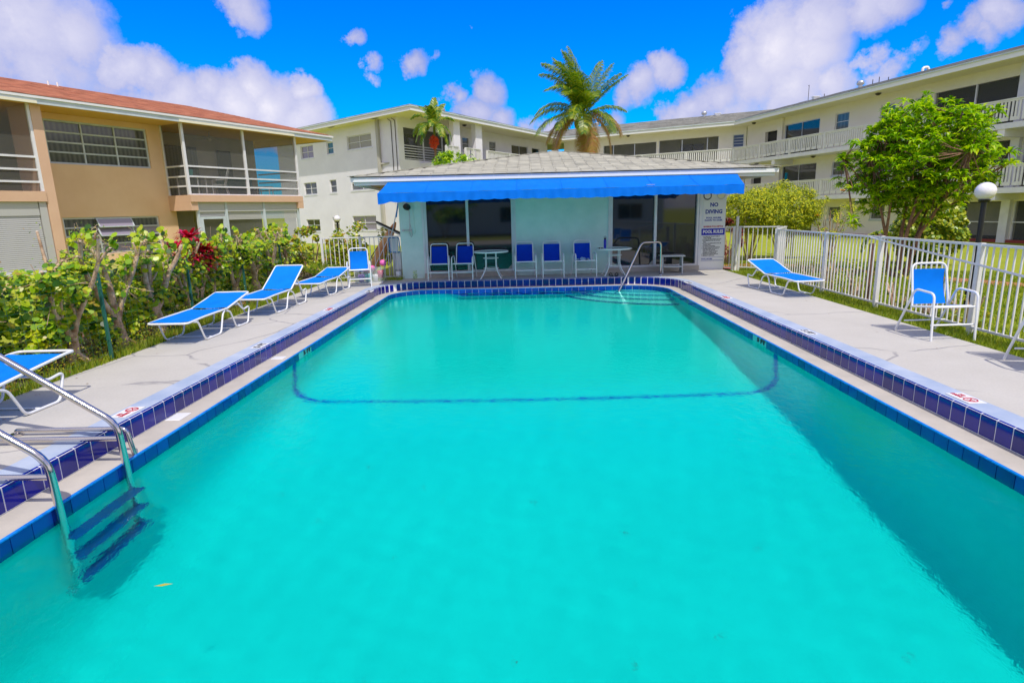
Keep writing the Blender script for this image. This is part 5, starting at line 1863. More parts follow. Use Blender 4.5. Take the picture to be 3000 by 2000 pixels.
l1 = make_lounger('blue chaise lounge with nearly flat back, nearest the pool ladder side of the hedge row', 11)
l1.location = (-5.02, 8.05, 0)
l1['label'] = 'blue chaise lounge lying almost flat, right in front of the raised one on the left'
l2 = make_lounger('blue chaise lounge with its backrest raised high beside the hedge', 30)
l2.location = (-4.92, 10.35, 0)
l2.rotation_euler.z = R(-2)
l3 = make_lounger('nearly flat blue chaise lounge next to the sunlit chair at the far left', 10)
l3.location = (-4.68, 12.62, 0)
l3.rotation_euler.z = R(-3)
l0 = make_lounger('blue chaise lounge cut off by the left edge, near the pool ladder', 7, True)
l0.location = (-4.96, 3.78, 0)
l4 = make_lounger('single blue chaise lounge on the right deck with its head towards the pool house', 16)
l4.location = (5.36, 11.12, 0)
l4.rotation_euler.z = R(6)

# ------------------------------------------------------------------ FENCES
def fence(name, label, p, q, h_, posts, pitch=.112, zb=.06, z0=-.05, bar=.017, post_w=.062, group=None):
    t_ = thing(name, (p[0], p[1], z0), label, 'fence', group=group)
    P_, Q_ = Vector((p[0], p[1], 0)), Vector((q[0], q[1], 0))
    L_ = (Q_ - P_).length
    d_ = (Q_ - P_).normalized()
    MB().bar(P_ + Vector((0, 0, h_ - .02)), Q_ + Vector((0, 0, h_ - .02)), .045, .032).build('top_rail', 'fence_white', t_, world=True)
    MB().bar(P_ + Vector((0, 0, zb)), Q_ + Vector((0, 0, zb)), .032, .028).build('bottom_rail', 'fence_white', t_, world=True)
    for s_ in posts:
        c_ = P_ + d_ * s_
        a_ = math.atan2(d_.y, d_.x)
        M = Matrix.Translation(c_) @ Matrix.Rotation(a_, 4, 'Z')
        MB().box(-post_w / 2, post_w / 2, -post_w / 2, post_w / 2, z0, h_ + .003, M).build('post', 'fence_white', t_, world=True)
    me = mesh_of(MB().box(-bar / 2, bar / 2, -bar / 2, bar / 2, zb + .014, h_ - .036), 'picket', 'fence_white')
    Ms_ = []
    n_ = int(L_ / pitch)
    for i in range(1, n_):
        s_ = L_ * i / n_
        if any(abs(s_ - w_) < .05 for w_ in posts):
            continue
        c_ = P_ + d_ * s_
        Ms_.append(Matrix.Translation(c_) @ Matrix.Rotation(math.atan2(d_.y, d_.x), 4, 'Z'))
    pieces('picket', me, Ms_, t_)
    return t_


fr_ = fence('picket_fence', 'long white metal picket fence along the right edge of the deck', (6.02, 4.0), (6.02, 14.3), 1.18, [.03, 2.0, 3.95, 6.15, 8.0, 10.27])
MB().tube([(6.0, 10.45, 1.145), (5.985, 6.9, .80), (5.98, 5.2, .62)], .016, 8).build('sloping_rail', 'fence_white', fr_, world=True)
fence('picket_fence', 'short white picket fence running back from the right fence to the gate', (6.02, 14.36), (6.93, 15.95), 1.18, [.03, 1.6], group=None)
gt = fence('picket_gate', 'white picket gate between the pool house and the right fence', (5.98, 16.72), (6.88, 16.06), 1.18, [.03, 1.0], post_w=.05)
gt['category'] = 'gate'
pn_ = fence('picket_fence', 'narrow white picket panel joining the pool house pier to the gate', (5.47, 16.80), (5.90, 16.74), 1.18, [.38], post_w=.06)
MB().box(5.90, 5.96, 16.71, 16.77, -.05, 1.45).build('tall_post', 'fence_white', pn_, world=True)
fl_ = fence('picket_fence', 'white picket fence left of the pool house with a leaning orange hull behind', (-5.55, 16.28), (-3.36, 16.36), 1.17, [.03, 1.08], pitch=.118)

# green wire fence in front of the hedge
wf = thing('wire_fence', (-5.5, 9, 0), 'thin green wire mesh fence on slim green posts in front of the pruned hedge', 'fence')
wp = [(-5.40, 7.39), (-5.68, 9.9), (-5.78, 12.1), (-5.85, 14.2), (-5.36, 5.0), (-5.34, 2.8)]
for x, y in wp:
    MB().box(x - .017, x + .017, y - .017, y + .017, 0, 1.12).build('post', 'green_metal', wf, world=True)
wires = MB()
wps = sorted(wp, key=lambda q: q[1])
for (x0, y0), (x1, y1) in zip(wps, wps[1:]):
    for k in range(8):
        z = .08 + k * .15
        wires.tube([(x0, y0, z), ((x0 + x1) / 2, (y0 + y1) / 2, z - .012), (x1, y1, z)], .0013, 3, cap=False)
    n_ = int((y1 - y0) / .15)
    for i in range(1, n_):
        t_ = i / n_
        wires.tube([(x0 + (x1 - x0) * t_, y0 + (y1 - y0) * t_, .06), (x0 + (x1 - x0) * t_, y0 + (y1 - y0) * t_, 1.15)], .0013, 3, cap=False)
wires.build('wire_mesh', 'green_metal', wf, world=True, kind='stuff')

# ------------------------------------------------------------------ LAMPS
def lamp(loc, h_, r_, label):
    t_ = thing('globe_lamp', loc, label, 'lamp', group='globe garden lamps')
    MB().tube([(0, 0, -.1), (0, 0, h_ - r_ * .9)], .042, 12).build('post', 'black', t_)
    MB().lathe([(.075, h_ - r_ * 1.12), (.085, h_ - r_ * .98), (.10, h_ - r_ * .90), (.05, h_ - r_ * .85)], (0, 0, 0), 16).build('collar', 'black', t_)
    MB().ball((0, 0, h_), r_, .95, 28).build('globe', 'globe_white', t_)
    return t_


lamp((7.88, 10.5, -.1), 1.97, .158, 'large white globe lamp on a black post, behind the right picket fence')
lamp((10.7, 24.0, -.25), 1.92, .17, 'small white globe lamp in front of the ground floor door of the right wing')
lamp((-8.2, 26.5, -.25), 1.86, .15, 'white globe lamp rising over the far hedge before the white block')
bo = thing('bollard_light', (7.35, 9.85, -.1), 'short black bollard light on the grass beside the tall lamp post', 'bollard light')
MB().tube([(0, 0, -.05), (0, 0, .36)], .05, 12).build('post', 'black', bo)
MB().lathe([(.001, .42), (.05, .41), (.065, .38), (.065, .36), (.001, .355)], (0, 0, 0), 14).build('cap', 'black', bo)
wp_ = thing('wooden_post', (6.22, 10.75, -.06), 'brown wooden post standing against the right picket fence', 'post')
MB().tube([(0, 0, 0), (.01, 0, .6), (0, .01, 1.08)], [.055, .05, .05], 10).build('shaft', 'wood_post', wp_)

# ------------------------------------------------------------------ PLANTS
def rvec():
    while True:
        v_ = Vector((random.uniform(-1, 1), random.uniform(-1, 1), random.uniform(-1, 1)))
        if 0.05 < v_.length < 1:
            return v_


def leaf(mb, c, n_, size, shape='round', asp=1.0, up=None):
    """one leaf at c facing n_"""
    n_ = n_.normalized()
    a_ = n_.cross(Vector((random.uniform(-1, 1), random.uniform(-1, 1), random.uniform(-1, 1)))) if up is None else up - n_ * up.dot(n_)
    if a_.length < 1e-3:
        a_ = n_.orthogonal()
    a_.normalize()
    b_ = n_.cross(a_)
    if shape == 'round':
        k = len(mb.v)
        vs_ = [c + a_ * (math.cos(t_) * size * asp) + b_ * (math.sin(t_) * size) for t_ in (0, 1.05, 2.09, 3.14, 4.19, 5.24)]
        mb.add(vs_, [(0, 1, 2, 3, 4, 5)])
    else:                      # pointed, folded along the midrib
        tip = c + a_ * size * asp
        base = c - a_ * size * asp * .2
        m1 = c + a_ * size * asp * .35 + b_ * size * .36 + n_ * size * .12
        m2 = c + a_ * size * asp * .35 - b_ * size * .36 + n_ * size * .12
        mb.add([base, m1, tip, m2], [(0, 1, 2), (0, 2, 3)])


def branch(mb, p, d, L_, r_, lvl, tips, wob=.25, split=2, taper=.7, spread=.6, grav=0.0, n=7, seg=4):
    pts, rs = [p.copy()], [r_]
    q, dd = p.copy(), d.normalized()
    for i in range(seg):
        dd = (dd + rvec() * wob * .5 + Vector((0, 0, grav))).normalized()
        q = q + dd * (L_ / seg)
        pts.append(q.copy())
        rs.append(r_ * (1 - (1 - taper) * (i + 1) / seg))
    mb.tube(pts, rs, n)
    if lvl <= 0:
        tips.append((q, dd, pts))
        return
    for k in range(split):
        nd = (dd + rvec() * spread).normalized()
        branch(mb, q, nd, L_ * random.uniform(.6, .85), r_ * taper, lvl - 1, tips, wob, split, taper, spread, grav, max(4, n - 1), seg)


def hedge_shrub(x, y, h_, label, nl=750, lean=(0, 0), lsize=.027, big=True, zt=1.12, wid=.5):
    t_ = thing('hedge_shrub', (x, y, 0), label, 'shrub', group='pruned hedge shrubs on the left')
    tb, cb = MB(), MB()
    ends = []
    p = Vector((0, 0, -.03))
    # gnarled flared base
    nst = random.choice((3, 3, 4, 5))
    base = [p, Vector((.02, .01, .12)), Vector((random.uniform(-.05, .05), random.uniform(-.05, .05), .34))]
    r0_ = random.uniform(.055, .10)
    tb.tube(base, [r0_ * 1.5, r0_ * 1.1, r0_], 9)
    for a_ in range(3):
        an_ = random.uniform(0, 6.3)
        tb.tube([Vector((math.cos(an_) * .24, math.sin(an_) * .24, -.02)), Vector((math.cos(an_) * .05, math.sin(an_) * .05, .12)), base[1] + Vector((0, 0, .08))], [.025, .045, .05], 6)
    for k in range(nst):
        an_ = k * 2 * math.pi / nst + random.uniform(-.5, .5)
        d_ = Vector((math.cos(an_) * .30 + .12 + lean[0], math.sin(an_) * .75 + lean[1], random.uniform(.9, 1.5))).normalized()
        L_ = (h_ - .34) * random.uniform(.8, 1.1)
        q = base[2].copy()
        pts, rs = [q - d_ * .06], [r0_ * .8]
        dd = d_
        for i in range(5):
            dd = (dd + rvec() * .30 + Vector((0, 0, .12))).normalized()
            q = q + dd * L_ / 5
            pts.append(q.copy())
            rs.append(r0_ * .62 * (1 - .12 * (i + 1)) * random.uniform(.85, 1.15))
        tb.tube(pts, rs, 8)
        cb.lathe([(.001, .012), (rs[-1] * 1.05, .006), (rs[-1] * 1.05, -.01)], tuple(pts[-1]), 8)
        ends.append(pts)
        # stubs
        for s_ in range(random.choice((2, 3, 4))):
            i = random.randint(1, 4)
            sd2 = (dd + rvec() * 1.2 + Vector((0, 0, .5))).normalized()
            e_ = pts[i] + sd2 * random.uniform(.12, .42)
            tb.tube([pts[i], pts[i].lerp(e_, .5) + rvec() * .02, e_], [.022, .018, .014], 6)
            cb.lathe([(.001, .008), (.016, .004), (.016, -.006)], tuple(e_), 6)
            ends.append([pts[i], e_])
    # thin twigs
    for k in range(34):
        P_ = random.choice(random.choice(ends))
        e_ = P_ + rvec() * .34
        e_.z = max(.1, e_.z)
        tb.tube([P_, P_.lerp(e_, .5) + rvec() * .04, e_], .004, 4)
    tb.build('trunk', 'bark', t_)
    cb.build('cut_end', 'cut_wood', t_, kind='stuff')
    fo = MB()
    mid = (h_ + .1) * .62
    ncl = 60
    cl_ = []
    for k in range(ncl):
        if random.random() < .16:
            P_ = random.choice(random.choice(ends)) + rvec() * .12
        else:
            P_ = Vector((random.uniform(-.85, .04), random.uniform(-.62, .62), random.uniform(.12, zt)))
        if P_.z < .06:
            P_.z = .1
        cl_.append((P_, random.uniform(.10, .20)))
    for i in range(nl):
        P_, rad = random.choice(cl_)
        v_ = rvec()
        c_ = P_ + v_ * rad
        c_.z = min(c_.z, zt + .16 + .12 * math.sin(c_.y * 3))
        c_.z = max(c_.z, .02)
        nn = (v_ * .6 + Vector((.3, -.5, .9)) + rvec() * .8)
        leaf(fo, c_, nn, lsize * random.uniform(.45, 1.6) * (1 if big else .6), 'round', 1.25)
    for e in ends:
        if random.random() < .5:
            # a shoot with larger leaves near the top
            q = e[-1] + Vector((random.uniform(-.1, .1), random.uniform(-.1, .1), random.uniform(-.12, .02)))
            for k in range(9):
                c_ = q + Vector((random.uniform(-.05, .05), random.uniform(-.05, .05), k * .022))
                leaf(fo, c_, Vector((random.uniform(-1, 1), -1 + random.uniform(-.6, .6), random.uniform(0, 1))), .042, 'round', 1.1)
    fo.build('foliage', 'leaf_hedge', t_, kind='stuff')
    sm = MB()
    for i in range(int(nl * .5)):
        c_ = Vector((random.uniform(-.35, .30), random.uniform(-.6, .6), abs(random.gauss(0, .16)) + .02))
        if random.random() < .4:
            c_ = random.choice(random.choice(ends)) + rvec() * .14
            c_.z = max(c_.z, .03)
        leaf(sm, c_, Vector((.2, -.4, 1)) + rvec() * .8, .021, 'pointed', 1.3)
    sm.build('undergrowth', 'leaf_small', t_, kind='stuff')
    return t_


HS = [(-5.95, 3.4, 1.30, 'hedge shrub at the far left edge, behind the cut-off chaise lounge'),
      (-5.80, 4.9, 1.30, 'hedge shrub left of the slanting pale trunk, behind the near lounger head'),
      (-5.85, 6.1, 1.35, 'leafy hedge shrub above the dark wire mesh in the left foreground'),
      (-5.72, 7.15, 1.62, 'gnarled hedge shrub with flared trunk just left of the near green post'),
      (-5.80, 8.15, 1.75, 'hedge shrub with tall cut stems just right of the near green post'),
      (-5.85, 9.15, 1.60, 'hedge shrub behind the foot of the first flat lounger on the left'),
      (-5.90, 10.15, 1.50, 'hedge shrub with a thick orange-brown stem between the first two left loungers'),
      (-5.95, 11.15, 1.45, 'hedge shrub in front of the door frame of the peach house porch'),
      (-6.00, 12.2, 1.50, 'hedge shrub behind the raised backrest, with a thick ragged trunk'),
      (-6.05, 13.2, 1.45, 'hedge shrub just right of the raised backrest'),
      (-6.10, 14.2, 1.50, 'forked hedge shrub behind the flat far lounger'),
      (-6.15, 15.2, 1.50, 'hedge shrub behind the left end of the left picket fence')]
for x, y, h_, lb_ in HS:
    hedge_shrub(x, y, h_ + .02, lb_, nl=2900)
# denser uncut hedge continuing behind the left picket fence
def dense_bush(name, loc, rx, ry, h_, label, n_, lm, ls, shape='round', cat='shrub', group=None, trunk='bark', stems=6, z0=.15, asp=1.2):
    t_ = thing(name, loc, label, cat, group=group)
    tb = MB()
    for k in range(stems):
        an_ = random.uniform(0, 6.3)
        e_ = Vector((math.cos(an_) * rx * .6, math.sin(an_) * ry * .6, h_ * random.uniform(.55, .85)))
        tb.tube([Vector((math.cos(an_) * .05, math.sin(an_) * .05, -.05)), e_ * .5 + rvec() * .06, e_], [.028, .02, .010], 6)
    tb.build('stem', trunk, t_)
    fo = MB()
    clumps = []
    for k in range(max(8, int(n_ / 45))):
        u_ = rvec()
        u_ = u_ / max(u_.length, .6)
        clumps.append((Vector((u_.x * rx, u_.y * ry, z0 + (h_ - z0) * (.5 + .5 * u_.z))), random.uniform(.10, .22) * max(rx, .5)))
    for i in range(n_):
        P_, rad = random.choice(clumps)
        v_ = rvec()
        c_ = P_ + v_ * rad
        if c_.z < .02:
            c_.z = .03
        leaf(fo, c_, Vector((c_.x, c_.y, .7)) * .7 + rvec() * .9 + Vector((0, -.2, .3)), ls * random.uniform(.6, 1.3), shape, asp)
    fo.build('foliage', lm, t_, kind='stuff')
    return t_


dense_bush('clipped_hedge', (-6.2, 17.3, 0), 1.0, .6, 1.40, 'leafy hedge section directly behind the left end of the picket fence', 2600, 'leaf_small', .032, group='uncut hedge sections')
dense_bush('clipped_hedge', (-4.75, 17.5, 0), .95, .5, 1.45, 'leafy hedge section behind the leaning orange hull', 2600, 'leaf_small', .032, group='uncut hedge sections')
dense_bush('clipped_hedge', (-7.2, 16.6, 0), 1.0, .8, 1.38, 'leafy hedge section below the globe lamp of the white block', 2400, 'leaf_small', .034, group='uncut hedge sections')

# red ti plant: rosettes of long leaves
def rosette(mb, c, n_, L_, w_, lift=.6):
    for k in range(n_):
        an_ = random.uniform(0, 6.283)
        el_ = random.uniform(.1, 1.35) * lift
        d_ = Vector((math.cos(an_) * math.cos(el_), math.sin(an_) * math.cos(el_), math.sin(el_)))
        s_ = d_.cross(Vector((0, 0, 1))).normalized()
        l_ = L_ * random.uniform(.7, 1.15)
        p0 = c
        p1 = c + d_ * l_ * .45
        p2 = c + d_ * l_ * .8 + Vector((0, 0, -l_ * .06))
        p3 = c + d_ * l_ + Vector((0, 0, -l_ * .22))
        mb.add([p0, p1 - s_ * w_, p1 + s_ * w_, p2 - s_ * w_ * .7, p2 + s_ * w_ * .7, p3], [(0, 1, 2), (1, 3, 4, 2), (3, 5, 4)])


ti = thing('ti_plant', (-5.98, 10.62, 0.0), 'bright red ti plant rising above the hedge before the peach house', 'plant')
tb, fo = MB(), MB()
for dx, dy, z in ((0, 0, 1.42), (-.1, -.32, 1.25), (.06, .32, 1.18), (0, .12, 1.02), (.08, -.14, .98), (.05, .30, .85), (0, -.3, 1.05), (.02, .05, 1.25), (.05, .45, 1.0)):
    tb.tube([(0, 0, 0), (dx * .6, dy * .6, z * .6), (dx, dy, z - .05)], .013, 6)
    rosette(fo, Vector((dx, dy, z)), 46, .33, .036)
tb.build('stem', 'bark', ti)
fo.build('foliage', 'leaf_red', ti)

# young fan palms at the foot of the left fence
for i, (x, y, s_, lb_) in enumerate(((-5.45, 15.75, .62, 'small spiky green palm at the hedge end, left of the sunlit chair'), (-5.05, 15.85, .5, 'smaller spiky yellow-green palm right behind the sunlit chair'))):
    t_ = thing('young_palm', (x, y, 0), lb_, 'palm')
    fo = MB()
    for k in range(11):
        an_ = k * 2.4 + random.uniform(-.3, .3)
        el_ = random.uniform(.5, 1.3)
        d_ = Vector((math.cos(an_) * math.cos(el_), math.sin(an_) * math.cos(el_), math.sin(el_)))
        st_ = d_ * s_ * .6
        fo.tube([(0, 0, 0), st_], .005, 4)
        for q in range(9):
            sp = (q - 4) / 4 * .7
            s2 = d_.cross(Vector((0, 0, 1))).normalized()
            dd = (d_ * math.cos(sp) + s2 * math.sin(sp)).normalized()
            e_ = st_ + dd * s_ * .55 + Vector((0, 0, -.06 * s_))
            w_ = dd.cross(d_.cross(s2)).normalized() * .012
            fo.add([st_, st_.lerp(e_, .5) - w_, st_.lerp(e_, .5) + w_, e_], [(0, 1, 2), (1, 3, 2)])
    fo.build('foliage', 'leaf_palm', t_, kind='stuff')

# frangipani-like tree on the right lawn
tr = thing('garden_tree', (9.2, 14.8, -.13), 'broad leafy green tree with several trunks on the lawn right of the pool', 'tree')
tb = MB()
tips = []
random.seed(21)
for k, (dx, dy, L_) in enumerate(((-.35, 0, 1.15), (.1, .15, 1.25), (.35, -.1, 1.2), (-.05, -.2, 1.3), (.6, .1, 1.1))):
    d_ = Vector((dx * .55, dy * .6, 1))
    branch(tb, Vector((dx * .35, dy * .4, -.05)), d_, L_, .062, 4, tips, wob=.22, split=2, taper=.66, spread=.62, grav=.06, n=7, seg=3)
tb.build('trunk', 'bark_dark', tr)
fo = MB()
CX, CY, CZ, RX, RY, RZ_ = .28, 0, 2.78, 1.68, 1.45, 1.42


def tip_cluster(c_, n_, L_):
    for k in range(n_):
        an_ = random.uniform(0, 6.283)
        el_ = random.uniform(-.35, .9)
        d_ = Vector((math.cos(an_) * math.cos(el_), math.sin(an_) * math.cos(el_), math.sin(el_)))
        s_ = d_.cross(Vector((0, 0, 1)))
        s_ = s_.normalized() if s_.length > .01 else Vector((1, 0, 0))
        l_ = L_ * random.uniform(.5, 1.3)
        w_ = l_ * .16
        p1 = c_ + d_ * l_ * .5 + Vector((0, 0, l_ * .05))
        p3 = c_ + d_ * l_ + Vector((0, 0, -l_ * .2))
        fo.add([c_, p1 - s_ * w_ + Vector((0, 0, .02)), p1, p1 + s_ * w_ + Vector((0, 0, .02)), p3], [(0, 1, 2), (0, 2, 3), (1, 4, 2), (2, 4, 3)])


cnt = 0
cand = [t_[0] for t_ in tips]
used_ = []
for c_ in cand:
    v_ = Vector(((c_.x - CX) / RX, (c_.y - CY) / RY, (c_.z - CZ) / RZ_))
    if v_.length < 1.15:
        tip_cluster(c_, 22, .22)
        used_.append(c_)
tw = MB()
tries = 0
while cnt < 860 and tries < 14000:
    tries += 1
    v_ = rvec()
    if v_.length < .35 or random.random() > v_.length:
        continue
    lump = .94 + .17 * math.sin(v_.x * 6 + 1) * math.cos(v_.y * 4 + v_.z * 6)
    if math.sin(v_.x * 9 + 2) * math.sin(v_.z * 8 + 1) * math.sin(v_.y * 7) > .45:
        continue
    c_ = Vector((CX + v_.x * RX * lump, CY + v_.y * RY * lump, CZ + v_.z * RZ_ * lump))
    if c_.z < 1.25 + .5 * abs(v_.x):
        continue
    if c_.z < 1.8 and random.random() < .35:
        continue
    tip_cluster(c_, 16, .19)
    near = min(cand, key=lambda q: (q - c_).length)
    if random.random() < .6:
        tw.tube([near, near.lerp(c_, .5) + rvec() * .05, c_], [.012, .009, .006], 4)
    cnt += 1
for (x, z) in ((-.65, 4.0), (-.2, 4.18), (-.35, 3.9), (.1, 4.1), (.9, 4.05), (1.0, 3.85), (-1.5, 3.2), (1.95, 3.3), (2.0, 3.0), (-1.45, 1.5), (-1.2, 1.35), (-1.55, 2.2)):
    c_ = Vector((x + .1, random.uniform(-.4, .3), z))
    tip_cluster(c_, 18, .24)
    near = min(cand, key=lambda q: (q - c_).length)
    tw.tube([near, near.lerp(c_, .5) + rvec() * .05, c_], [.016, .012, .008], 5)
tw.build('twig', 'bark_dark', tr, kind='stuff')
fo.build('crown', 'leaf_tree', tr)

random.seed(33)
dense_bush('topiary_shrub', (12.7, 19.0, -.2), .92, .92, 1.85, 'clipped egg-shaped yellow-green shrub behind the garden tree', 9000, 'leaf_topiary', .045, z0=.1)
dense_bush('golden_shrub', (8.05, 21.4, -.2), 1.0, 1.0, 2.38, 'bright yellow-green shrub right beside the pool house sign pier', 13000, 'leaf_yellow', .05, 'pointed', asp=1.6, z0=1.0, stems=9)
dense_bush('golden_shrub', (9.55, 22.4, -.2), 1.25, 1.0, 2.55, 'taller feathery yellow-green shrub before the balconies of the cream wing', 15000, 'leaf_yellow', .05, 'pointed', asp=1.9, z0=.9, stems=9)
dense_bush('croton_shrub', (6.45, 18.9, -.05), .35, .5, 1.35, 'dark red and bronze croton behind the narrow picket panel', 1300, 'leaf_croton', .05, 'pointed', asp=2.2)
hb = dense_bush('hibiscus_shrub', (11.2, 22.0, -.25), .95, .7, 2.15, 'loose shrub with orange blossoms near the far globe lamp', 1500, 'leaf_yellow', .055, 'pointed', asp=1.5, z0=.8, stems=12)
for (x, y, z) in ((0.1, -.3, 2.38), (-.75, -.4, 1.55), (.8, -.4, 1.75)):
    fo = MB()
    rosette(fo, Vector((x, y, z)), 9, .13, .05)
    fo.build('blossom', 'hibiscus', hb)
ar = thing('vine_arch', (12.4, 21.0, -.25), 'low green vine arched over a hoop on the lawn, left of the garden tree', 'vine')
hoop = [Vector((.6 * math.cos(a_ * math.pi / 14), 0, .35 + .6 * math.sin(a_ * math.pi / 14))) for a_ in range(15)]
MB().tube([Vector((.6, 0, -.1))] + hoop + [Vector((-.6, 0, -.1))], .012, 6).build('hoop', 'galvanised', ar)
fo = MB()
for i in range(420):
    c_ = random.choice(hoop) + rvec() * .08
    leaf(fo, c_, rvec() + Vector((0, -.4, .6)), .035, 'round', 1.2)
fo.build('foliage', 'leaf_topiary', ar, kind='stuff')
# low flowering border behind the right fence
BL = ['low leafy border shrub under the far end of the right picket fence', 'taller border shrub behind the foot of the right chaise lounge', 'border shrub just left of the brown wooden post', 'border shrub just right of the brown wooden post', 'border shrub behind the picket fence, left of the whole right chair', 'border shrub behind the backrest of the whole right chair']
for i, (x, y, h_) in enumerate(((6.45, 13.4, .55), (6.38, 12.4, .95), (6.42, 11.5, .62), (6.42, 10.2, .66), (6.46, 9.4, .62), (6.5, 8.75, .5))):
    b_ = dense_bush('border_shrub', (x, y, -.05), .28, .48, h_, BL[i], 900, 'leaf_small', .026, 'pointed', group='low border shrubs behind the right fence', asp=1.6, z0=.03, stems=7)
    if i in (2, 4):
        fo = MB()
        rosette(fo, Vector((-.15, .05, h_ + .02)), 8, .06, .03)
        fo.build('blossom', 'yellow_leaf', b_)


# palms
def frond(mb, mr, base, az, el, L_, droop, nleaf, llen, wind=Vector((0, 0, 0)), lw=.022, hang=.7):
    d_ = Vector((math.cos(az) * math.cos(el), math.sin(az) * math.cos(el), math.sin(el)))
    pts = [base.copy()]
    q = base.copy()
    n_ = 14
    for i in range(n_):
        d_ = (d_ + Vector((0, 0, -droop / n_ * (1 + 1.2 * i / n_))) + wind / n_).normalized()
        q = q + d_ * L_ / n_
        pts.append(q.copy())
    mr.tube(pts, [.03 * (1 - .85 * i / n_) for i in range(n_ + 1)], 5)
    for k in range(nleaf):
        t_ = .12 + .88 * k / nleaf
        f_ = t_ * n_
        i = min(n_ - 1, int(f_))
        p_ = pts[i].lerp(pts[i + 1], f_ - i)
        ax = (pts[i + 1] - pts[i]).normalized()
        sd_ = ax.cross(Vector((0, 0, 1)))
        sd_ = sd_.normalized() if sd_.length > .02 else Vector((1, 0, 0))
        l_ = llen * (math.sin(math.pi * min(1, t_ * .85 + .12)) ** .6) * random.uniform(.8, 1.1)
        for sg_ in (-1, 1):
            dd = (sd_ * sg_ * .75 + ax * .55 + Vector((0, 0, .12)) + wind * .4 + rvec() * .13).normalized()
            m_ = p_ + dd * l_ * .5
            e_ = p_ + dd * l_ * .85 + Vector((0, 0, -hang * l_ * .55))
            w_ = ax * lw
            mb.add([p_ - w_ * .5, p_ + w_ * .5, m_ + w_, m_ - w_, e_], [(0, 1, 2, 3), (3, 2, 4)])


def palm(loc, label, ctr, tr_r, fr, nfruit=None, fruit='coconut', ftype='coco'):
    t_ = thing('palm_tree' if ftype != 'coco' else 'coconut_palm', loc, label, 'palm tree')
    tk = MB()
    n_ = 26
    pts = [Vector((ctr.x * (i / n_) ** 1.3, ctr.y * i / n_, (ctr.z - .1) * i / n_)) for i in range(n_ + 1)]
    tk.tube(pts, [tr_r * (1.35 - .5 * min(1, i / 6)) * (1 + .05 * (i % 2)) for i in range(n_ + 1)], 12)
    tk.build('trunk', 'palm_trunk', t_)
    gm, gr_, om_, orr = MB(), MB(), MB(), MB()
    for (az, el, L_, dr, old, w_) in fr:
        frond(om_ if old else gm, orr if old else gr_, ctr.copy(), R(az), R(el), L_, dr, int(L_ * 34), L_ * (.29 if ftype == 'coco' else .30), w_, lw=.019 if ftype == 'coco' else .03, hang=.9 if old else .55)
    gm.build('fronds', 'leaf_palm', t_, kind='stuff')
    gr_.build('frond_stalks', 'leaf_yellow', t_, kind='stuff')
    if om_.v:
        om_.build('dry_fronds', 'leaf_palm_old', t_, kind='stuff')
        orr.build('dry_frond_stalks', 'dead_frond', t_, kind='stuff')
    return t_


WD = Vector((-.42, 0, .0))
Z_ = Vector((0, 0, 0))
random.seed(5)
coco = palm((3.75, 36.0, -.3), 'tall coconut palm with yellowing lower fronds behind the pool house', Vector((-.15, 0, 7.25)), .16,
            [(95, 84, 3.9, .4, 0, WD), (60, 82, 4.0, .4, 0, WD), (130, 80, 3.8, .5, 0, WD), (100, 74, 3.9, .5, 0, WD), (170, 74, 3.6, .8, 0, WD), (200, 76, 3.8, .7, 0, WD), (-90, 82, 3.6, .6, 0, WD), (250, 74, 3.6, .8, 0, WD), (230, 64, 3.3, 1.1, 0, WD), (100, 66, 3.5, .8, 0, WD), (280, 66, 3.3, 1.0, 0, WD), (20, 64, 3.4, .3, 0, Z_), (5, 50, 3.3, .3, 0, Z_), (-20, 58, 3.0, .5, 0, Z_), (40, 72, 3.4, .4, 0, Z_),
             (0, 32, 2.6, .7, 0, Z_), (180, 44, 3.1, 1.1, 0, Z_), (185, 30, 3.3, .9, 0, Z_), (200, 15, 3.3, .9, 0, Z_), (170, 10, 2.8, 1.2, 1, Z_), (-110, 45, 2.8, 1.5, 0, Z_), (-80, 55, 3.0, 1.2, 0, Z_), (-135, 30, 2.8, 1.4, 0, Z_), (-40, 30, 2.8, 1.6, 0, Z_), (-95, 30, 2.8, 1.7, 0, Z_), (-120, 58, 3.0, 1.2, 0, Z_),
             (8, 20, 2.8, 1.2, 1, Z_), (-12, 8, 3.0, 2.2, 1, Z_), (-70, 0, 2.8, 2.6, 1, Z_), (190, -2, 3.4, 2.0, 1, Z_), (205, 4, 3.2, 1.7, 1, Z_), (-85, -25, 2.4, 2.6, 1, Z_), (-50, -20, 2.6, 2.8, 1, Z_), (-105, -50, 2.4, 2.6, 1, Z_), (-75, -62, 2.2, 2.0, 1, Z_), (110, 40, 3.0, 1.3, 0, Z_), (40, 30, 2.8, 1.3, 0, Z_)])
nt_ = MB().ball((0, 0, 0), .13, 1.15, 10)
nme = mesh_of(nt_, 'coconut', 'coconut')
Ms_ = []
for k in range(22):
    a_ = random.uniform(0, 6.283)
    Ms_.append(Matrix.Translation((3.6 + .42 * math.cos(a_), 36 + .42 * math.sin(a_), 6.62 + random.uniform(-.28, .3))))
pieces('coconut', nme, Ms_, coco)
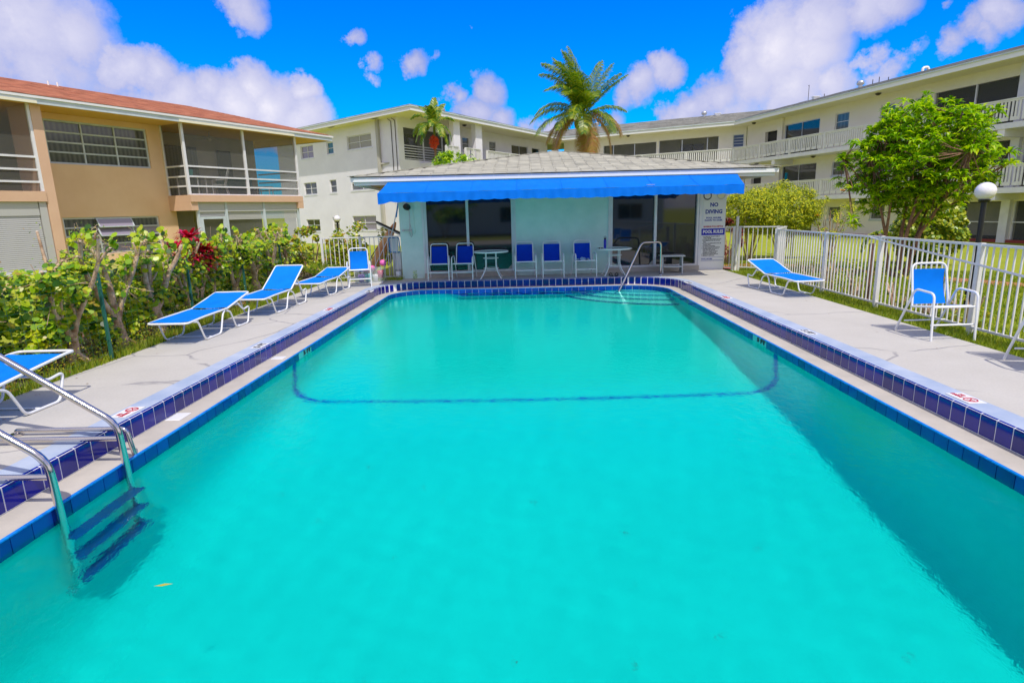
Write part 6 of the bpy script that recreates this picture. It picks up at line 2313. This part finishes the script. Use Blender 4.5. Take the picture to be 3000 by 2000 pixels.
xm = palm((-4.6, 33.0, -.3), 'slim palm with a hanging bunch of red fruit before the white block', Vector((.0, 0, 6.55)), .075,
          [(180, 60, 1.5, 1.3, 0, Z_), (170, 35, 1.5, 1.5, 0, Z_), (195, 15, 1.45, 1.6, 0, Z_), (150, 70, 1.5, .9, 0, Z_), (90, 78, 1.6, .6, 0, Z_), (60, 70, 1.6, .8, 0, Z_), (20, 55, 1.3, 1.2, 0, Z_), (0, 25, 1.4, 2.0, 0, Z_), (-15, 5, 1.4, 2.2, 0, Z_), (-90, 50, 1.4, 1.6, 0, Z_), (-120, 35, 1.5, 1.7, 0, Z_), (-60, 30, 1.4, 1.8, 0, Z_), (220, 0, 1.4, 1.6, 0, Z_), (-100, 70, 1.5, 1.2, 0, Z_)], ftype='xmas')
xt = MB()
xt.tube([(0, 0, 5.5), (0, 0, 6.6)], [.085, .07], 10)
xt.build('crownshaft', 'leaf_topiary', xm)
ft = MB()
for k in range(260):
    v_ = rvec()
    c_ = Vector((-.02 + v_.x * .27, -.18 + v_.y * .22, 5.72 + v_.z * .36))
    ft.ball(tuple(c_), .035, 1, 6)
ft.build('fruit_bunch', 'palm_fruit', xm, kind='stuff')
dense_bush('background_tree', (-3.1, 29.5, -.3), 1.15, .8, 4.85, 'leafy green treetop just showing over the pool house roof, left of its peak', 2200, 'leaf_tree', .10, 'pointed', cat='tree', z0=3.3, stems=5, asp=1.8)

# ------------------------------------------------------------------ THINGS BEHIND THE LEFT FENCE
random.seed(8)
hu = thing('leaning_hull', (-4.3, 16.9, 0), 'orange and tan kayak hull leaning steeply against the pool house side', 'kayak')
A_, B_ = Vector((-4.42, 16.75, 0.02)), Vector((-3.62, 17.1, 1.52))
n_ = 18
sec = []
ax = (B_ - A_).normalized()
sx_ = Vector((0.2, -1, 0)).normalized()
sx_ = (sx_ - ax * sx_.dot(ax)).normalized()
sy_ = ax.cross(sx_)
vs_ = []
for i in range(n_ + 1):
    t_ = i / n_
    w_ = .15 * math.sin(math.pi * min(1, max(0, t_ * .96 + .03))) ** .55
    for k in range(10):
        a_ = 2 * math.pi * k / 10
        vs_.append(A_.lerp(B_, t_) + sx_ * (.55 * w_ * math.cos(a_)) + sy_ * (w_ * math.sin(a_)))
hm = MB().add(vs_, [(i * 10 + k, i * 10 + (k + 1) % 10, (i + 1) * 10 + (k + 1) % 10, (i + 1) * 10 + k) for i in range(n_) for k in range(10)], True)
hm.build('hull', 'orange_hull', hu, world=True)
MB().tube([A_.lerp(B_, t_ / 10) + sx_ * .09 + sy_ * .02 for t_ in range(1, 10)], .012, 5).build('trim_strip', 'white_metal', hu, world=True)
pk = thing('leaning_board', (-4.0, 16.6, 0), 'black-edged board leaning down towards the pool house wall above the fence', 'board')
MB().bar((-4.12, 16.9, 1.55), (-3.36, 16.5, 1.22), .06, .04).build('edge', 'black', pk, world=True)
MB().bar((-4.12, 16.93, 1.51), (-3.36, 16.53, 1.17), .05, .04).build('panel', 'galvanised', pk, world=True)
MB().bar((-3.75, 16.72, 0.0), (-3.75, 16.72, 1.34), .03).build('prop', 'galvanised', pk, world=True)
sk_ = thing('pool_skimmer', (-3.62, 16.5, 0), 'long pool pole with a blue head leaning on the side of the pool house', 'pool skimmer')
MB().tube([(-3.98, 16.55, 0.0), (-3.42, 16.5, 1.92)], .014, 8).build('pole', 'galvanised', sk_, world=True)
MB().bar((-3.47, 16.5, 1.66), (-3.38, 16.5, 2.12), .05, .03).build('brush_head', 'blue_plastic', sk_, world=True)
lt_ = thing('leaf_net', (-3.50, 16.45, 0), 'blue rectangular net frame with pale bag hanging behind the left fence', 'net')
MB().tube(bend([(-3.68, 16.4, .72), (-3.70, 16.4, 1.12), (-3.42, 16.4, 1.12), (-3.40, 16.4, .72), (-3.68, 16.4, .72)], .05, 4), .016, 6).build('net_frame', 'blue_plastic', lt_, world=True)
MB().box(-3.66, -3.44, 16.39, 16.41, .74, 1.10).build('net_bag', 'fascia_grey', lt_, world=True)
MB().bar((-3.55, 16.4, .72), (-3.62, 16.45, 0.0), .022).build('pole', 'galvanised', lt_, world=True)
tk_ = MB().bev(-3.62, -3.40, 16.44, 16.6, .25, .72, .02).build('storage_canister', 'sign_white')
tk_.location = (0, 0, 0)
tag(tk_, 'tall white plastic canister behind the pickets against the pool house side', 'canister')
MB().box(-3.60, -3.42, 16.47, 16.57, -.03, .25).build('stand', 'galvanised', tk_)
pl_ = MB().lathe([(.001, 0), (.06, 0), (.075, .2), (.07, .2), (.055, .01), (.001, .01)], (-3.46, 16.25, 0), 14).build('white_bucket', 'sign_white')
tag(pl_, 'small white bucket with a dark hole at the foot of the pool house corner', 'bucket')
wd = thing('wall_weed', (-2.93, 15.88, 0), 'small green weed growing at the foot of the pool house wall', 'weed')
fo = MB()
for i in range(70):
    leaf(fo, Vector((random.uniform(-.05, .05), random.uniform(-.04, .02), random.uniform(.02, .24))), rvec() + Vector((0, -.6, .4)), .022, 'pointed', 1.6)
fo.build('foliage', 'leaf_tree', wd)
# pool toys behind the sunlit chair
for (nm, c_, r_, m_, lb_, cat) in (('beach_ball', (-3.72, 15.62, .50), .085, 'pink', 'pink ball perched right of the sunlit chair on the left', 'ball'),):
    b_ = MB().ball((0, 0, 0), r_, 1, 18).build(nm, m_)
    b_.location = c_
    tag(b_, lb_, cat)
m = bpy.data.materials.new('clear_plastic')
m.use_nodes = True
t = NT(m.node_tree)
tb = t.n('ShaderNodeBsdfTransparent', Color=(0.93, 0.95, 0.95, 1))
mx = t.n('ShaderNodeMixShader')
mx.inputs[0].default_value = 0.82
m.node_tree.nodes['Principled BSDF'].inputs['Roughness'].default_value = 0.2
t.l(m.node_tree.nodes['Principled BSDF'].outputs[0], mx.inputs[1])
t.l(tb.outputs[0], mx.inputs[2])
t.l(mx.outputs[0], m.node_tree.nodes['Material Output'].inputs[0])
MATS['clear_plastic'] = m
bn = thing('toy_bin', (-4.05, 15.55, 0), 'see-through bin of pool toys behind the sunlit chair', 'toy bin')
for sx in (-.36, .36):
    MB().box(sx - .006, sx + .006, -.2, .2, 0, .42).build('side_panel', 'clear_plastic', bn)
MB().box(-.354, .354, -.2, .2, 0, .012).build('base', 'white_metal', bn)
MB().box(-.354, .354, -.206, -.2, .012, .42).build('front_panel', 'clear_plastic', bn)
for i, (x, z, r_, m_, nm, lb_) in enumerate(((-.25, .10, .085, 'toy_purple', 'toy_cup', 'purple toy cup in the toy bin'), (-.06, .12, .10, 'toy_teal', 'toy_bucket', 'teal toy bucket in the middle of the toy bin'), (.13, .11, .08, 'marker_white', 'toy_float', 'white toy tub in the toy bin, next to the teal bucket'), (.27, .20, .09, 'toy_red', 'toy_pail', 'red toy pail at the right side of the toy bin'))):
    o_ = MB().lathe([(.001, -r_ * 1.1), (r_ * .75, -r_ * 1.1), (r_, r_), (r_ * .93, r_), (r_ * .7, -r_), (.001, -r_)], (0, 0, 0), 14).build(nm, m_)
    o_.location = (-4.05 + x, 15.55, z + .02)
    tag(o_, lb_, 'toy')
for i, (x, z, r_) in enumerate(((-.12, .33, .09), (.05, .36, .085))):
    o_ = MB().ball((0, 0, 0), r_, .8, 14).build('toy_cushion', 'pink')
    o_.location = (-4.05 + x, 15.55, z + .02)
    tag(o_, ('left' if i == 0 else 'right') + ' pink inflated toy on top of the toy bin', 'toy', 'pink inflated toys')

# ------------------------------------------------------------------ GROUND COVER
def blades(name, rects, n_, hmin, hmax, mt, w_=.006, z=None):
    mb = MB()
    vs_, fs_ = [], []
    tot = sum((a[1] - a[0]) * (a[3] - a[2]) for a in rects)
    for (x0, x1, y0, y1) in rects:
        m_ = int(n_ * (x1 - x0) * (y1 - y0) / tot)
        for i in range(m_):
            x, y = random.uniform(x0, x1), random.uniform(y0, y1)
            h_ = random.uniform(hmin, hmax)
            a_ = random.uniform(0, 6.283)
            zz_ = gz(x, y) if z is None else z
            k = len(vs_)
            dx, dy = math.cos(a_) * w_, math.sin(a_) * w_
            lx, ly = random.uniform(-.5, .5) * h_, random.uniform(-.5, .5) * h_
            vs_ += [(x - dx, y - dy, zz_), (x + dx, y + dy, zz_), (x + lx, y + ly, zz_ + h_)]
            fs_.append((k, k + 1, k + 2))
    mb.add(vs_, fs_)
    o = mb.build(name, mt, kind='stuff')
    return o


g1 = blades('grass_edging', [(-5.62, -5.30, 2.5, 16.0), (-5.4, -3.3, 15.85, 16.2)], 9000, .05, .15, 'grass_blade', .007, -.02)
g2 = blades('grass_fringe', [(5.57, 6.1, 4.5, 16.2)], 16000, .03, .10, 'grass_blade', .007)
g3 = blades('lawn_grass', [(6.1, 9.5, 5, 16.5), (6.0, 12, 16.5, 20), (9.5, 13, 9, 16.5)], 52000, .03, .08, 'grass_blade', .012)
mb = MB()
for i in range(1600):
    x, y = random.uniform(-7.2, -5.45), random.uniform(2.5, 16)
    leaf(mb, Vector((x, y, random.uniform(-.01, .02))), Vector((0, 0, 1)) + rvec() * .6, random.uniform(.02, .04), 'round', 1.4)
mb.build('leaf_litter', 'leaf_litter', kind='stuff')

# ------------------------------------------------------------------ what lies behind the viewer (shows in the glass doors)
random.seed(3)
for i, (x, y, h_, lb_) in enumerate(((-8.5, -9, 5.5, 'broad dark green tree behind the near end of the pool, left'), (-2.5, -11, 4.5, 'round green tree behind the near end of the pool, middle'), (4.5, -10, 5.8, 'tall green tree behind the near end of the pool, right'))):
    dense_bush('background_tree', (x, y, -.05), 2.2, 1.6, h_, lb_, 1500, 'leaf_tree', .16, 'pointed', cat='tree', z0=1.2, stems=6, asp=1.8)
FK = Frame(-16, -17, 90)
bb = thing('apartment_house', (0, -20, -.05), 'white two-storey house across the lawn behind the near end of the pool', 'building')
FKr = Frame(-16, -17, 90, side=-1)
KH = [(3 + 5 * k, 5.2 + 5 * k, z, z + 1.3) for k in range(6) for z in (.8, 3.6)]
holed_wall(MB(), FKr, 0, 32, -.1, 5.6, -.25, 0, KH).build('wall', 'stucco_white', bb, world=True)
for q in KH:
    window(FKr, *q, -.08, bb, 2, 1, glass='glass_dark')
bx(FKr, [(-.5, 32.5, -8, .8, 5.6, 5.8)], 'roof', 'shingle_grey', bb)
bx(FKr, [(0, .2, -7.8, -.25, -.1, 5.6), (31.8, 32, -7.8, -.25, -.1, 5.6), (.2, 31.8, -7.8, -7.6, -.1, 5.6)], 'side_wall', 'stucco_white', bb)

# specks of debris lying on the pool floor
random.seed(19)
mb = MB()
for i in range(34):
    x, y = random.uniform(-2.6, 2.7), random.uniform(2.8, 10)
    l_ = random.uniform(.012, .035)
    a_ = random.uniform(0, 3.14)
    dx, dy = math.cos(a_) * l_, math.sin(a_) * l_
    z_ = depth(y) + .012
    mb.quad((x - dx, y - dy, z_), (x - dy * .25, y + dx * .25, z_), (x + dx, y + dy, z_), (x + dy * .25, y - dx * .25, z_))
mb.build('floor_debris', 'bark_dark', kind='stuff').cycles.is_caustics_receiver = True

# a few dropped leaves on the concrete
random.seed(77)
mb = MB()
for i in range(90):
    if i % 3:
        x, y = -5.28 + abs(random.gauss(0, .35)), random.uniform(3, 15.5)
    else:
        x, y = 5.5 - abs(random.gauss(0, .4)), random.uniform(5, 15.5)
    if -3.9 < x < 4.1:
        continue
    leaf(mb, Vector((x, y, .006)), Vector((0, 0, 1)) + rvec() * .15, random.uniform(.008, .022), 'pointed', 1.5)
mb.build('fallen_leaves', 'leaf_litter', kind='stuff')
